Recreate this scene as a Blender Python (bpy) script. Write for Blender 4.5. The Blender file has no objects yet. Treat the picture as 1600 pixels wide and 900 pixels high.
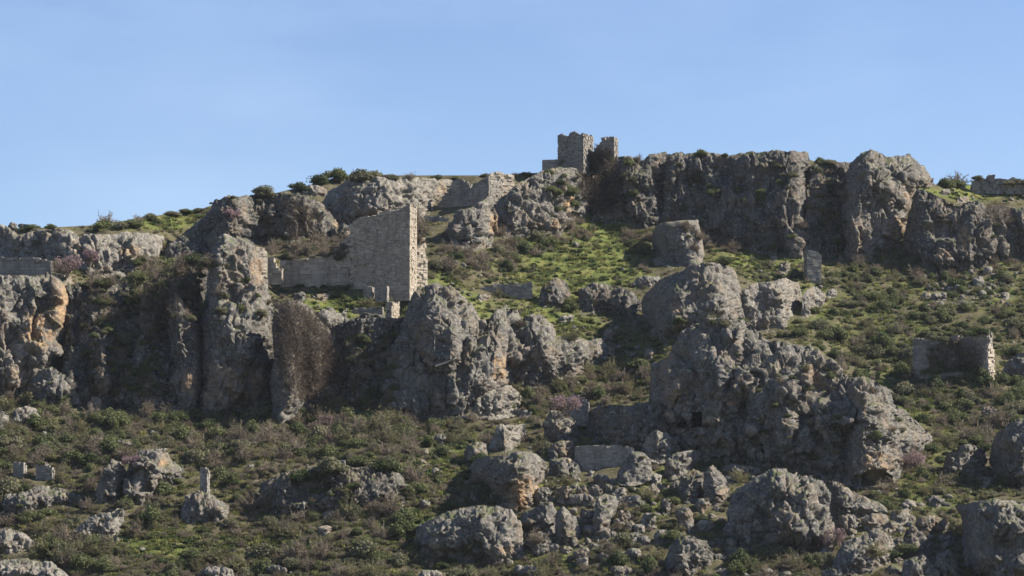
import bpy, math, random
import numpy as np
from mathutils import Vector, Matrix, Euler

random.seed(7)
RNG = np.random.default_rng(11)
scene = bpy.context.scene
COL = scene.collection
R = math.radians

# ------------------------------------------------------------------ camera, sky, sun, exposure
LENS, SENSOR, PITCH = 100.0, 36.0, R(6.0)
F = 1600 * LENS / SENSOR
SP, CP = math.sin(PITCH), math.cos(PITCH)
cam_data = bpy.data.cameras.new('camera')
cam_data.lens = LENS
cam_data.sensor_width = SENSOR
cam_data.clip_start = 1.0
cam_data.clip_end = 9000
cam = bpy.data.objects.new('camera', cam_data)
cam.rotation_euler = (R(90) + PITCH, 0, 0)
COL.objects.link(cam)
scene.camera = cam

TO_SUN = Vector((0.77, 0.05, 0.63)).normalized()
SUN_EL = math.asin(TO_SUN.z)
SUN_AZ = math.atan2(TO_SUN.x, TO_SUN.y)
world = bpy.data.worlds.new('World')
scene.world = world
world.use_nodes = True
wt = world.node_tree
wt.nodes.clear()
w_out = wt.nodes.new('ShaderNodeOutputWorld')
w_bg = wt.nodes.new('ShaderNodeBackground')
w_sky = wt.nodes.new('ShaderNodeTexSky')
w_sky.sky_type = 'NISHITA'
w_sky.sun_disc = False
w_sky.sun_elevation = SUN_EL
w_sky.sun_rotation = SUN_AZ
w_sky.altitude = 400
w_sky.air_density = 1.0
w_sky.dust_density = 0.3
w_sky.ozone_density = 2.5
# thin high cirrus over the whole dome
w_tc = wt.nodes.new('ShaderNodeTexCoord')
w_map = wt.nodes.new('ShaderNodeMapping')
w_map.inputs['Scale'].default_value = (3.0, 3.0, 9.0)
w_map.inputs['Rotation'].default_value = (0, R(14), 0)
w_noise = wt.nodes.new('ShaderNodeTexNoise')
w_noise.inputs['Scale'].default_value = 2.2
w_noise.inputs['Detail'].default_value = 5
w_noise.inputs['Roughness'].default_value = 0.5
w_ramp = wt.nodes.new('ShaderNodeValToRGB')
w_ramp.color_ramp.elements[0].position = 0.48
w_ramp.color_ramp.elements[0].color = (0, 0, 0, 1)
w_ramp.color_ramp.elements[1].position = 0.8
w_ramp.color_ramp.elements[1].color = (0.15, 0.15, 0.15, 1)
w_mix = wt.nodes.new('ShaderNodeMixRGB')
w_mix.inputs['Color2'].default_value = (6.5, 7.8, 9.6, 1)
w_hue = wt.nodes.new('ShaderNodeMixRGB')
w_hue.blend_type = 'MULTIPLY'
w_hue.inputs['Fac'].default_value = 1.0
w_hue.inputs['Color2'].default_value = (0.97, 0.97, 1.09, 1)
wt.links.new(w_tc.outputs['Generated'], w_map.inputs['Vector'])
wt.links.new(w_map.outputs['Vector'], w_noise.inputs['Vector'])
wt.links.new(w_noise.outputs['Fac'], w_ramp.inputs['Fac'])
wt.links.new(w_ramp.outputs['Color'], w_mix.inputs['Fac'])
wt.links.new(w_sky.outputs['Color'], w_hue.inputs['Color1'])
wt.links.new(w_hue.outputs['Color'], w_mix.inputs['Color1'])
wt.links.new(w_mix.outputs['Color'], w_bg.inputs['Color'])
w_bg.inputs['Strength'].default_value = 0.065
wt.links.new(w_bg.outputs['Background'], w_out.inputs['Surface'])

sun_data = bpy.data.lights.new('sun', 'SUN')
sun_data.energy = 5.0
sun_data.angle = R(0.53)
sun_data.color = (1.0, 0.91, 0.78)
sun = bpy.data.objects.new('sun', sun_data)
sun.rotation_euler = TO_SUN.to_track_quat('Z', 'Y').to_euler()
COL.objects.link(sun)

scene.view_settings.view_transform = 'Standard'
scene.view_settings.look = 'None'
scene.view_settings.gamma = 1.0
scene.view_settings.use_curve_mapping = False
scene.view_settings.exposure = 1.15


# ------------------------------------------------------------------ projection helpers
def pos(px, py, Y):
    """world point that stands at photo pixel (px, py) at distance Y (arrays or floats)"""
    dx = (np.asarray(px, float) - 800) / F
    dz = (450 - np.asarray(py, float)) / F
    ry = CP - dz * SP
    t = np.asarray(Y, float) / ry
    return np.stack(np.broadcast_arrays(dx * t, Y * np.ones_like(t), (SP + dz * CP) * t), -1)


def mpp(Y):
    return Y / F


# ------------------------------------------------------------------ vector noise
def _h(ix, iy, iz, seed):
    n = (ix.astype(np.uint32) * np.uint32(374761393) + iy.astype(np.uint32) * np.uint32(668265263)
         + iz.astype(np.uint32) * np.uint32(2147483647) + np.uint32(seed * 974711 + 17))
    n = (n ^ (n >> np.uint32(13))) * np.uint32(1274126177)
    n = (n ^ (n >> np.uint32(16))) * np.uint32(2246822519)
    n = n ^ (n >> np.uint32(15))
    return (n & np.uint32(0xFFFFFF)).astype(np.float64) / 16777215.0


def vnoise(p, seed=0):
    i = np.floor(p).astype(np.int64)
    f = p - i
    f = f * f * f * (f * (f * 6 - 15) + 10)
    x, y, z = i[..., 0], i[..., 1], i[..., 2]
    out = 0
    for a in (0, 1):
        wx = f[..., 0] if a else 1 - f[..., 0]
        for b in (0, 1):
            wy = f[..., 1] if b else 1 - f[..., 1]
            for c in (0, 1):
                wz = f[..., 2] if c else 1 - f[..., 2]
                out = out + wx * wy * wz * _h(x + a, y + b, z + c, seed)
    return out * 2 - 1


def fbm(p, octaves=4, seed=0, gain=0.5, ridged=False):
    a, s, tot = 1.0, 0.0, 0.0
    q = np.array(p, float)
    for o in range(octaves):
        n = vnoise(q + 13.7 * o, seed + o)
        if ridged:
            n = 1 - 2 * np.abs(n)
        s = s + a * n
        tot += a
        a *= gain
        q = q * 2.03
    return s / tot


def worley(p, seed=0):
    i = np.floor(p).astype(np.int64)
    f1 = np.full(p.shape[:-1], 9.0)
    f2 = np.full(p.shape[:-1], 9.0)
    cid = np.zeros(p.shape[:-1])
    tx = np.zeros(p.shape)
    for a in (-1, 0, 1):
        for b in (-1, 0, 1):
            for c in (-1, 0, 1):
                x, y, z = i[..., 0] + a, i[..., 1] + b, i[..., 2] + c
                q = np.stack([x + _h(x, y, z, seed), y + _h(x, y, z, seed + 1), z + _h(x, y, z, seed + 2)], -1)
                d = np.sqrt(((q - p) ** 2).sum(-1))
                near = d < f1
                f2 = np.where(near, f1, np.minimum(f2, d))
                f1 = np.where(near, d, f1)
                cid = np.where(near, _h(x, y, z, seed + 3), cid)
                tx = np.where(near[..., None], p - q, tx)
    return f1, f2, cid, tx


# ------------------------------------------------------------------ materials
def new_mat(name, rough=0.9, spec=0.15):
    m = bpy.data.materials.new(name)
    m.use_nodes = True
    b = m.node_tree.nodes['Principled BSDF']
    b.inputs['Roughness'].default_value = rough
    b.inputs['Specular IOR Level'].default_value = spec
    return m, m.node_tree, b


def nd(t, kind, **kw):
    n = t.nodes.new(kind)
    for k, v in kw.items():
        if k in n.inputs:
            n.inputs[k].default_value = v
        else:
            setattr(n, k, v)
    return n


def ramp(t, src, stops):
    r = t.nodes.new('ShaderNodeValToRGB')
    e = r.color_ramp.elements
    while len(e) < len(stops):
        e.new(0.5)
    for el, (p, c) in zip(e, stops):
        el.position = p
        el.color = (c[0], c[1], c[2], 1) if not isinstance(c, (int, float)) else (c, c, c, 1)
    t.links.new(src, r.inputs['Fac'])
    return r.outputs['Color']


def mix(t, fac, a, b, mode='MIX'):
    m = t.nodes.new('ShaderNodeMixRGB')
    m.blend_type = mode
    for sock, v in (('Fac', fac), ('Color1', a), ('Color2', b)):
        if isinstance(v, bpy.types.NodeSocket):
            t.links.new(v, m.inputs[sock])
        elif isinstance(v, (int, float)):
            m.inputs[sock].default_value = v if sock == 'Fac' else (v, v, v, 1)
        else:
            m.inputs[sock].default_value = (*v, 1)
    return m.outputs['Color']


def math_n(t, op, a, b=None):
    m = t.nodes.new('ShaderNodeMath')
    m.operation = op
    m.use_clamp = False
    for i, v in enumerate((a, b)):
        if v is None:
            continue
        if isinstance(v, bpy.types.NodeSocket):
            t.links.new(v, m.inputs[i])
        else:
            m.inputs[i].default_value = v
    return m.outputs[0]


def noise_n(t, vec, scale, detail=4, rough=0.55):
    n = nd(t, 'ShaderNodeTexNoise', Scale=scale, Detail=detail, Roughness=rough)
    t.links.new(vec, n.inputs['Vector'])
    return n.outputs['Fac']


def bump(t, b, height, strength, dist):
    n = nd(t, 'ShaderNodeBump', Strength=strength, Distance=dist)
    t.links.new(height, n.inputs['Height'])
    t.links.new(n.outputs['Normal'], b.inputs['Normal'])


def rock_material(name, light, dark, moss_amt):
    m, t, b = new_mat(name, 0.92, 0.1)
    geo = nd(t, 'ShaderNodeNewGeometry')
    P = geo.outputs['Position']
    mp = nd(t, 'ShaderNodeMapping')
    mp.inputs['Scale'].default_value = (1, 1, 0.28)
    t.links.new(P, mp.inputs['Vector'])
    n1 = noise_n(t, P, 0.55, 6, 0.62)
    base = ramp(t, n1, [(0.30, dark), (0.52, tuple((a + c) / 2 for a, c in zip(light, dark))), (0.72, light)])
    # pale lichen blotches, and nearly black spots that paint in shaded pits
    n2 = noise_n(t, P, 2.6, 5, 0.65)
    base = mix(t, ramp(t, n2, [(0.54, 0.0), (0.64, 0.6)]), base, (0.40, 0.38, 0.33))
    n3 = noise_n(t, P, 3.4, 5, 0.7)
    base = mix(t, ramp(t, n3, [(0.36, 0.8), (0.47, 0.0)]), base, (0.04, 0.04, 0.038))
    # water streaks down the faces
    n4 = noise_n(t, mp.outputs['Vector'], 0.9, 4, 0.6)
    base = mix(t, ramp(t, n4, [(0.56, 0.0), (0.74, 0.55)]), base, (0.075, 0.073, 0.07))
    base = mix(t, ramp(t, noise_n(t, P, 0.28, 5, 0.65), [(0.50, 0.0), (0.64, 0.55)]), base, (0.205, 0.162, 0.118))
    # iron-stained broken faces
    at = nd(t, 'ShaderNodeAttribute', attribute_name='ochre')
    n5 = noise_n(t, P, 0.7, 5, 0.65)
    oc = math_n(t, 'MULTIPLY', at.outputs['Fac'], ramp(t, n5, [(0.42, 0.05), (0.52, 1.0)]))
    och = ramp(t, noise_n(t, P, 1.6, 4, 0.6), [(0.35, (0.23, 0.14, 0.078)), (0.6, (0.37, 0.26, 0.155)), (0.75, (0.46, 0.37, 0.265))])
    base = mix(t, oc, base, och)
    # moss and small herbs rooted on the ledges
    sep = nd(t, 'ShaderNodeSeparateXYZ')
    t.links.new(geo.outputs['Normal'], sep.inputs[0])
    up = ramp(t, sep.outputs['Z'], [(0.45, 0.0), (0.85, 1.0)])
    n6 = ramp(t, noise_n(t, P, 0.5, 5, 0.65), [(0.46, 0.0), (0.60, moss_amt)])
    base = mix(t, math_n(t, 'MULTIPLY', up, n6), base, (0.085, 0.10, 0.035))
    t.links.new(base, b.inputs['Base Color'])
    hb = math_n(t, 'ADD', noise_n(t, P, 3.0, 8, 0.7), math_n(t, 'MULTIPLY', noise_n(t, P, 1.1, 3, 0.5), 1.2))
    bump(t, b, hb, 0.75, 0.35)
    return m


M_ROCK = rock_material('limestone', (0.212, 0.196, 0.171), (0.084, 0.082, 0.08), 0.85)
M_ROCK_PALE = rock_material('pale_limestone', (0.28, 0.26, 0.225), (0.125, 0.118, 0.107), 0.45)
M_ROCK_DARK = rock_material('dark_limestone', (0.142, 0.132, 0.117), (0.057, 0.056, 0.056), 0.7)  # darker tones than the plain limestone


M_ROCK_SHADE = rock_material('recess_shade_limestone', (0.115, 0.106, 0.096), (0.046, 0.045, 0.043), 0.8)  # deep shade of the gully, cleft and notch rocks painted into the colour


def ground_material():
    m, t, b = new_mat('hillside_turf', 0.95, 0.05)
    geo = nd(t, 'ShaderNodeNewGeometry')
    P = geo.outputs['Position']
    lush = nd(t, 'ShaderNodeAttribute', attribute_name='lush').outputs['Fac']
    n1 = noise_n(t, P, 0.35, 6, 0.65)
    grass = ramp(t, n1, [(0.3, (0.05, 0.062, 0.022)), (0.44, (0.09, 0.118, 0.032)), (0.58, (0.15, 0.158, 0.05)), (0.68, (0.15, 0.13, 0.07))])
    scrub = ramp(t, noise_n(t, P, 0.6, 6, 0.65), [(0.3, (0.06, 0.06, 0.03)), (0.5, (0.095, 0.088, 0.05)), (0.7, (0.13, 0.11, 0.075))])
    f = math_n(t, 'ADD', lush, math_n(t, 'MULTIPLY', math_n(t, 'SUBTRACT', noise_n(t, P, 0.22, 4, 0.6), 0.5), 1.1))
    base = mix(t, ramp(t, f, [(0.3, 0.0), (0.6, 1.0)]), scrub, grass)
    stone = ramp(t, noise_n(t, P, 1.7, 5, 0.7), [(0.60, 0.0), (0.68, 0.85)])
    base = mix(t, stone, base, (0.27, 0.255, 0.225))
    t.links.new(base, b.inputs['Base Color'])
    bump(t, b, noise_n(t, P, 2.4, 7, 0.7), 0.8, 0.5)
    return m


M_GROUND = ground_material()


def leaf_material(name, c0, c1, trans=0.35):
    m, t, b = new_mat(name, 0.7, 0.25)
    oi = nd(t, 'ShaderNodeObjectInfo')
    geo = nd(t, 'ShaderNodeNewGeometry')
    n = noise_n(t, geo.outputs['Position'], 1.6, 3, 0.6)
    f = math_n(t, 'ADD', math_n(t, 'MULTIPLY', oi.outputs['Random'], 0.75), math_n(t, 'MULTIPLY', n, 0.4))
    c = ramp(t, f, [(0.15, c0), (0.85, c1)])
    t.links.new(c, b.inputs['Base Color'])
    tr = nd(t, 'ShaderNodeBsdfTranslucent')
    t.links.new(c, tr.inputs['Color'])
    mx = nd(t, 'ShaderNodeMixShader')
    mx.inputs[0].default_value = trans
    t.links.new(b.outputs[0], mx.inputs[1])
    t.links.new(tr.outputs[0], mx.inputs[2])
    t.links.new(mx.outputs[0], t.nodes['Material Output'].inputs['Surface'])
    return m


M_GREEN = leaf_material('evergreen_leaves', (0.055, 0.074, 0.028), (0.13, 0.145, 0.06))
M_OLIVE = leaf_material('dusty_leaves', (0.10, 0.102, 0.058), (0.175, 0.17, 0.10))
M_TWIG = leaf_material('bare_twigs', (0.13, 0.105, 0.08), (0.23, 0.195, 0.148))
M_WISP = leaf_material('wispy_olive_twigs', (0.10, 0.095, 0.05), (0.19, 0.178, 0.095))
M_VINE = leaf_material('dry_vine_twigs', (0.075, 0.058, 0.045), (0.135, 0.105, 0.08))
M_BLOSSOM = leaf_material('pink_blossom', (0.21, 0.145, 0.155), (0.30, 0.205, 0.225))
M_GRASS = leaf_material('grass_blades', (0.085, 0.11, 0.028), (0.19, 0.19, 0.06))
M_HERB = leaf_material('broad_herb_leaves', (0.045, 0.075, 0.03), (0.09, 0.12, 0.045))
M_YELLOW = leaf_material('yellow_flowers', (0.35, 0.27, 0.03), (0.5, 0.4, 0.05))


def masonry_material(name, c0, c1, stain):
    m, t, b = new_mat(name, 0.93, 0.1)
    geo = nd(t, 'ShaderNodeNewGeometry')
    P = geo.outputs['Position']
    tone = nd(t, 'ShaderNodeAttribute', attribute_name='tone').outputs['Fac']
    f = math_n(t, 'ADD', math_n(t, 'MULTIPLY', tone, 0.38), math_n(t, 'MULTIPLY', noise_n(t, P, 0.9, 5, 0.65), 0.66))
    c = ramp(t, f, [(0.2, c0), (0.8, c1)])
    mp = nd(t, 'ShaderNodeMapping')
    mp.inputs['Scale'].default_value = (1, 1, 0.2)
    t.links.new(P, mp.inputs['Vector'])
    c = mix(t, ramp(t, noise_n(t, mp.outputs['Vector'], 0.7, 5, 0.65), [(0.48, 0.0), (0.68, stain)]), c, (0.09, 0.085, 0.08))
    c = mix(t, ramp(t, noise_n(t, P, 3.0, 5, 0.7), [(0.30, 0.7), (0.42, 0.0)]), c, (0.06, 0.06, 0.058))
    t.links.new(c, b.inputs['Base Color'])
    bump(t, b, noise_n(t, P, 5.0, 6, 0.7), 0.6, 0.12)
    return m


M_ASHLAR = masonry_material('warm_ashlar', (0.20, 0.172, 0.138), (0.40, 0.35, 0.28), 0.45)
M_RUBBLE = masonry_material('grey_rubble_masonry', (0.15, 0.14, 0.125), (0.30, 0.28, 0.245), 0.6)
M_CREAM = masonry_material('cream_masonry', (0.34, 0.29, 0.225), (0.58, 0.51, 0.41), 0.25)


# ------------------------------------------------------------------ object helpers
def tag(o, label=None, cat=None, group=None, kind=None):
    for k, v in (('label', label), ('category', cat), ('group', group), ('kind', kind)):
        if v:
            o[k] = v
    return o


def link_mesh(name, verts, faces, mat, parent=None, smooth=True, attrs=None):
    me = bpy.data.meshes.new(name)
    verts = np.asarray(verts, np.float32)
    faces = np.asarray(faces, np.int32)
    k = faces.shape[1]
    me.vertices.add(len(verts))
    me.vertices.foreach_set('co', verts.ravel())
    me.loops.add(faces.size)
    me.loops.foreach_set('vertex_index', faces.ravel())
    me.polygons.add(len(faces))
    me.polygons.foreach_set('loop_start', np.arange(0, faces.size, k, dtype=np.int32))
    me.polygons.foreach_set('use_smooth', np.full(len(faces), smooth))
    me.update(calc_edges=True)
    for an, av in (attrs or {}).items():
        a = me.attributes.new(an, 'FLOAT', 'POINT')
        a.data.foreach_set('value', np.asarray(av, np.float32))
    if mat:
        me.materials.append(mat)
    o = bpy.data.objects.new(name, me)
    COL.objects.link(o)
    if parent:
        o.parent = parent
    return o


def recentre(o):
    """put the object's origin at the middle of its base"""
    me = o.data
    n = len(me.vertices)
    co = np.empty(n * 3, np.float32)
    me.vertices.foreach_get('co', co)
    co = co.reshape(-1, 3)
    c = (co.min(0) + co.max(0)) / 2
    c[2] = co[:, 2].min()
    me.vertices.foreach_set('co', (co - c).ravel())
    me.update()
    o.location = [float(v) for v in c]
    return o


def empty(name, loc, rz=0.0):
    o = bpy.data.objects.new(name, None)
    o.empty_display_size = 0.5
    o.location = loc
    o.rotation_euler = (0, 0, rz)
    COL.objects.link(o)
    return o


# ------------------------------------------------------------------ the hillside: distance of the ground at each pixel of its slope
CTRL = [
    (0, 1100, 286), (400, 1100, 286), (800, 1100, 284), (1200, 1100, 282), (1600, 1100, 284),
    (0, 900, 322), (400, 900, 322), (800, 900, 320), (1200, 900, 316), (1600, 900, 318),
    (0, 790, 337), (200, 780, 338), (400, 790, 338), (560, 790, 336), (800, 800, 335), (1000, 800, 332), (1200, 850, 325), (1400, 810, 333), (1600, 800, 334),
    (0, 700, 352), (200, 700, 352), (400, 700, 352), (560, 725, 346), (600, 700, 352), (800, 720, 347), (950, 742, 342), (1000, 690, 352), (1130, 715, 349), (1250, 735, 346), (1450, 745, 350), (1600, 745, 352),
    (0, 620, 369), (100, 625, 370), (200, 630, 372), (380, 645, 371), (500, 650, 370), (650, 645, 370), (800, 640, 373), (920, 640, 374), (1000, 625, 377), (1050, 660, 365),
    (60, 500, 377), (60, 440, 383), (200, 520, 389), (180, 450, 398), (280, 440, 402), (250, 400, 408), (380, 500, 380), (370, 400, 389),
    (480, 500, 380), (480, 470, 387), (570, 480, 388), (600, 560, 381), (610, 500, 390), (430, 440, 398), (500, 448, 398), (600, 462, 394), (660, 462, 395),
    (60, 400, 400), (60, 365, 404), (160, 362, 408), (240, 370, 408), (150, 352, 416), (250, 342, 424), (40, 352, 414),
    (330, 385, 415), (480, 388, 408), (560, 380, 408), (400, 372, 419), (520, 360, 424), (400, 312, 430), (520, 290, 440), (620, 280, 448), (620, 345, 430), (700, 290, 446),
    (690, 440, 402), (680, 400, 411), (720, 380, 418), (760, 320, 434), (700, 520, 380), (760, 560, 378), (820, 480, 400), (830, 580, 381), (900, 580, 386), (960, 560, 392), (900, 530, 394), (1000, 530, 396),
    (900, 480, 405), (800, 440, 412), (900, 440, 414), (980, 440, 418), (1000, 410, 428), (880, 400, 426), (950, 360, 440), (800, 370, 428), (860, 340, 438), (860, 285, 448),
    (1020, 520, 398), (1080, 460, 404), (1140, 430, 420), (1100, 520, 388), (1060, 600, 374), (1150, 560, 380), (1180, 510, 404), (1250, 500, 406), (1250, 560, 388), (1300, 640, 365), (1330, 560, 398), (1400, 600, 390), (1420, 680, 364),
    (1050, 400, 432), (1150, 400, 434), (1250, 420, 430), (1350, 440, 428), (1400, 520, 408), (1480, 560, 396), (1500, 640, 380), (1500, 700, 364), (1530, 590, 387), (1565, 585, 395), (1600, 595, 394), (1600, 660, 372), (1600, 540, 405), (1500, 460, 424), (1580, 440, 430),
    (1000, 350, 442), (1100, 360, 443), (1200, 385, 442), (1300, 395, 442), (1400, 400, 440), (1500, 418, 437), (1580, 395, 442),
    (960, 300, 450), (1060, 280, 450), (1200, 280, 451), (1300, 290, 455), (1400, 290, 450), (1500, 340, 446), (1560, 340, 449),
    (980, 250, 458), (1100, 245, 460), (1250, 245, 462), (1420, 255, 460), (1470, 300, 456), (1530, 290, 468), (1600, 300, 466),
]
CTRL = np.array(CTRL, float)
_n = len(CTRL)
_dd = np.sqrt(((CTRL[:, None, :2] - CTRL[None, :, :2]) ** 2).sum(-1) + 15 ** 2)
_A = np.zeros((_n + 3, _n + 3))
_A[:_n, :_n] = _dd
_A[:_n, _n] = 1
_A[:_n, _n + 1:] = CTRL[:, :2] / 500
_A[_n:, :_n] = _A[:_n, _n:].T
_W = np.linalg.solve(_A, np.concatenate([CTRL[:, 2], np.zeros(3)]))
RIDGE = np.array([(-60, 356), (0, 358), (60, 356), (150, 352), (250, 336), (310, 328), (345, 316), (420, 304), (480, 290), (530, 276), (600, 274), (700, 274),
                  (760, 274), (840, 270), (880, 262), (930, 262), (975, 254), (1040, 250), (1180, 246), (1260, 248), (1280, 254), (1330, 256),
                  (1360, 250), (1440, 262), (1462, 290), (1520, 288), (1600, 286), (1660, 288)], float)


def ridge(px):
    return np.interp(px, RIDGE[:, 0], RIDGE[:, 1])


def depth(px, py):
    px = np.clip(np.asarray(px, float), -60, 1660)
    py = np.maximum(np.asarray(py, float), ridge(px))
    px, py = np.broadcast_arrays(px, py)
    out = np.empty(px.size)
    fx, fy = px.ravel(), py.ravel()
    for s in range(0, fx.size, 20000):
        a, b = fx[s:s + 20000], fy[s:s + 20000]
        d = np.sqrt((a[:, None] - CTRL[None, :, 0]) ** 2 + (b[:, None] - CTRL[None, :, 1]) ** 2 + 225)
        out[s:s + 20000] = d @ _W[:_n] + _W[_n] + a / 500 * _W[_n + 1] + b / 500 * _W[_n + 2]
    und = 0.9 * fbm(np.stack([fx / 45, fy / 22, fx * 0], -1), 3, 5) + 0.5 * fbm(np.stack([fx / 14, fy / 7, fx * 0 + 4], -1), 2, 9)
    tm = np.exp(-(((fx - 915) / 110) ** 2 + ((fy - 418) / 34) ** 2) ** 2) + .7 * np.exp(-(((fx - 900) / 120) ** 2 + ((fy - 520) / 60) ** 2) ** 2)
    und = und + 0.55 * tm * np.sin(2 * np.pi * (fy + 0.06 * fx + 5 * vnoise(np.stack([fx / 50, fy / 60, fx * 0], -1), 15)) / 10.5)
    return (out + und).reshape(px.shape)


LUSH = [(900, 420, 130, 70, .8), (850, 510, 120, 60, .7), (720, 485, 60, 35, .8), (540, 478, 90, 22, .9), (400, 648, 35, 14, 1.), (565, 650, 28, 12, 1.),
        (1200, 400, 90, 40, .8), (1270, 470, 70, 50, .6), (1400, 440, 120, 40, .45), (1510, 300, 80, 16, .9), (240, 348, 90, 14, .8), (940, 350, 40, 40, .9), (1000, 560, 60, 60, .5),
        (250, 850, 70, 30, .8), (440, 850, 90, 16, .6), (1450, 770, 90, 50, .5), (1420, 640, 120, 90, .6), (1380, 520, 120, 60, .5), (700, 720, 60, 40, .6), (660, 830, 40, 40, .8),
        (860, 755, 60, 20, .8), (1030, 760, 50, 50, .6), (690, 440, 40, 30, .7), (1560, 450, 60, 60, .5), (330, 855, 60, 20, .6), (870, 870, 50, 20, .7), (150, 640, 20, 10, .7)]


def lush_at(px, py):
    v = np.zeros(np.shape(px)) + 0.12
    for x, y, rx, ry, a in LUSH:
        v = np.maximum(v, a * np.exp(-(((px - x) / rx) ** 2 + ((py - y) / ry) ** 2) * 0.9))
    return v


def build_hill():
    xs = np.concatenate([np.array([-2600, -1600, -900, -500, -250, -130]), np.arange(-60, 1661, 3.2), np.array([1740, 1850, 2100, 2500, 3200, 4200])])
    nv = 250
    tv = np.linspace(0, 1, nv)
    py_bot = 1100.0
    X, Tt = np.meshgrid(xs, tv)
    PY = py_bot + (ridge(np.clip(X, -60, 1660)) - py_bot) * Tt
    D = depth(X, PY)
    D = np.maximum.accumulate(D, axis=0)
    V = pos(X, PY, D)
    rows = [V]
    lush = [lush_at(X, PY)]
    # valley floor in front, down past the camera
    f0 = V[0]
    pre = []
    for Y, z in ((-600, -30), (-300, -22), (-120, -17), (60, -15), (160, -14.5), (230, -14), (264, -13.8)):
        r = f0.copy()
        r[:, 1] = Y
        r[:, 0] = (xs - 800) / F * max(abs(Y), 300)
        r[:, 2] = z
        pre.append(r)
    # back of the hill behind the crest
    b0 = V[-1]
    post = []
    for dy, dz in ((4, 0.35), (12, 0.7), (40, -1.5), (140, -14), (500, -80), (1600, -150)):
        r = b0.copy()
        r[:, 1] += dy
        r[:, 0] *= (1 + dy / 460)
        r[:, 2] += dz
        if dy >= 500:
            r[:, 2] = r[:, 2] * 0.3
        post.append(r)
    V = np.concatenate([np.stack(pre), V, np.stack(post)], 0)
    L = np.concatenate([np.full((len(pre), len(xs)), .3), lush[0], np.full((len(post), len(xs)), .5)], 0)
    h, w = L.shape
    idx = np.arange(h * w).reshape(h, w)
    faces = np.stack([idx[:-1, :-1], idx[:-1, 1:], idx[1:, 1:], idx[1:, :-1]], -1).reshape(-1, 4)
    o = link_mesh('hillside', V.reshape(-1, 3), faces, M_GROUND, None, True, {'lush': L.ravel()})
    tag(o, kind='structure')


build_hill()

# nearest surface per pixel, 2 px cells, so that plants can root on rocks too
ZW, ZH = 830, 470
ZOFF = 30
ZMAP = np.full((ZH, ZW), np.inf)
ROCKMASK = np.zeros((ZH, ZW), bool)


def zput(px, py, Y):
    ix = ((px + ZOFF) / 2).astype(int)
    iy = (py / 2).astype(int)
    ok = (ix >= 0) & (ix < ZW) & (iy >= 0) & (iy < ZH)
    np.minimum.at(ZMAP, (iy[ok], ix[ok]), Y[ok])
    ROCKMASK[iy[ok], ix[ok]] = True


def project(v):
    x, y, z = v[:, 0], v[:, 1], v[:, 2]
    f = y * CP + z * SP
    u = -y * SP + z * CP
    return 800 + x / f * F, 450 - u / f * F


def on_rock(px, py):
    ix, iy = int((px + ZOFF) / 2), int(py / 2)
    if 0 <= ix < ZW and 0 <= iy < ZH:
        return bool(ROCKMASK[iy, ix])
    return False


def surface(px, py):
    d = float(depth(px, py))
    ix, iy = int((px + ZOFF) / 2), int(py / 2)
    if 0 <= ix < ZW and 0 <= iy < ZH:
        return min(d, float(ZMAP[iy, ix]))
    return d


# ------------------------------------------------------------------ rocks
def rough_poly(poly, seed, amp):
    """subdivide an outline and make it craggy"""
    p = np.array(poly, float)
    out = []
    n = len(p)
    for i in range(n):
        a, b = p[i], p[(i + 1) % n]
        L = np.hypot(*(b - a))
        k = max(1, int(L / 3.5))
        for j in range(k):
            out.append(a + (b - a) * j / k)
    out = np.array(out)
    q = np.stack([out[:, 0] / 9, out[:, 1] / 9, np.full(len(out), seed * 1.7)], -1)
    dx = fbm(q, 3, seed)
    dy = fbm(q + 31.3, 3, seed + 5)
    return out + amp * np.stack([dx, dy], -1)


def edge_info(P, poly):
    """signed distance to an outline (positive inside) and nearest point on it"""
    a = poly
    b = np.roll(poly, -1, 0)
    best = np.full(len(P), 1e9)
    near = np.zeros_like(P)
    inside = np.zeros(len(P), bool)
    for i in range(len(a)):
        ab = b[i] - a[i]
        L2 = (ab ** 2).sum() + 1e-9
        t = np.clip(((P - a[i]) @ ab) / L2, 0, 1)
        c = a[i] + t[:, None] * ab
        d = ((P - c) ** 2).sum(1)
        m = d < best
        best[m] = d[m]
        near[m] = c[m]
        cond = (a[i, 1] > P[:, 1]) != (b[i, 1] > P[:, 1])
        if cond.any():
            xi = a[i, 0] + (P[:, 1] - a[i, 1]) / (b[i, 1] - a[i, 1] + 1e-12) * ab[0]
            inside ^= cond & (P[:, 0] < xi)
    d = np.sqrt(best)
    return np.where(inside, d, -d), near


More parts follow.
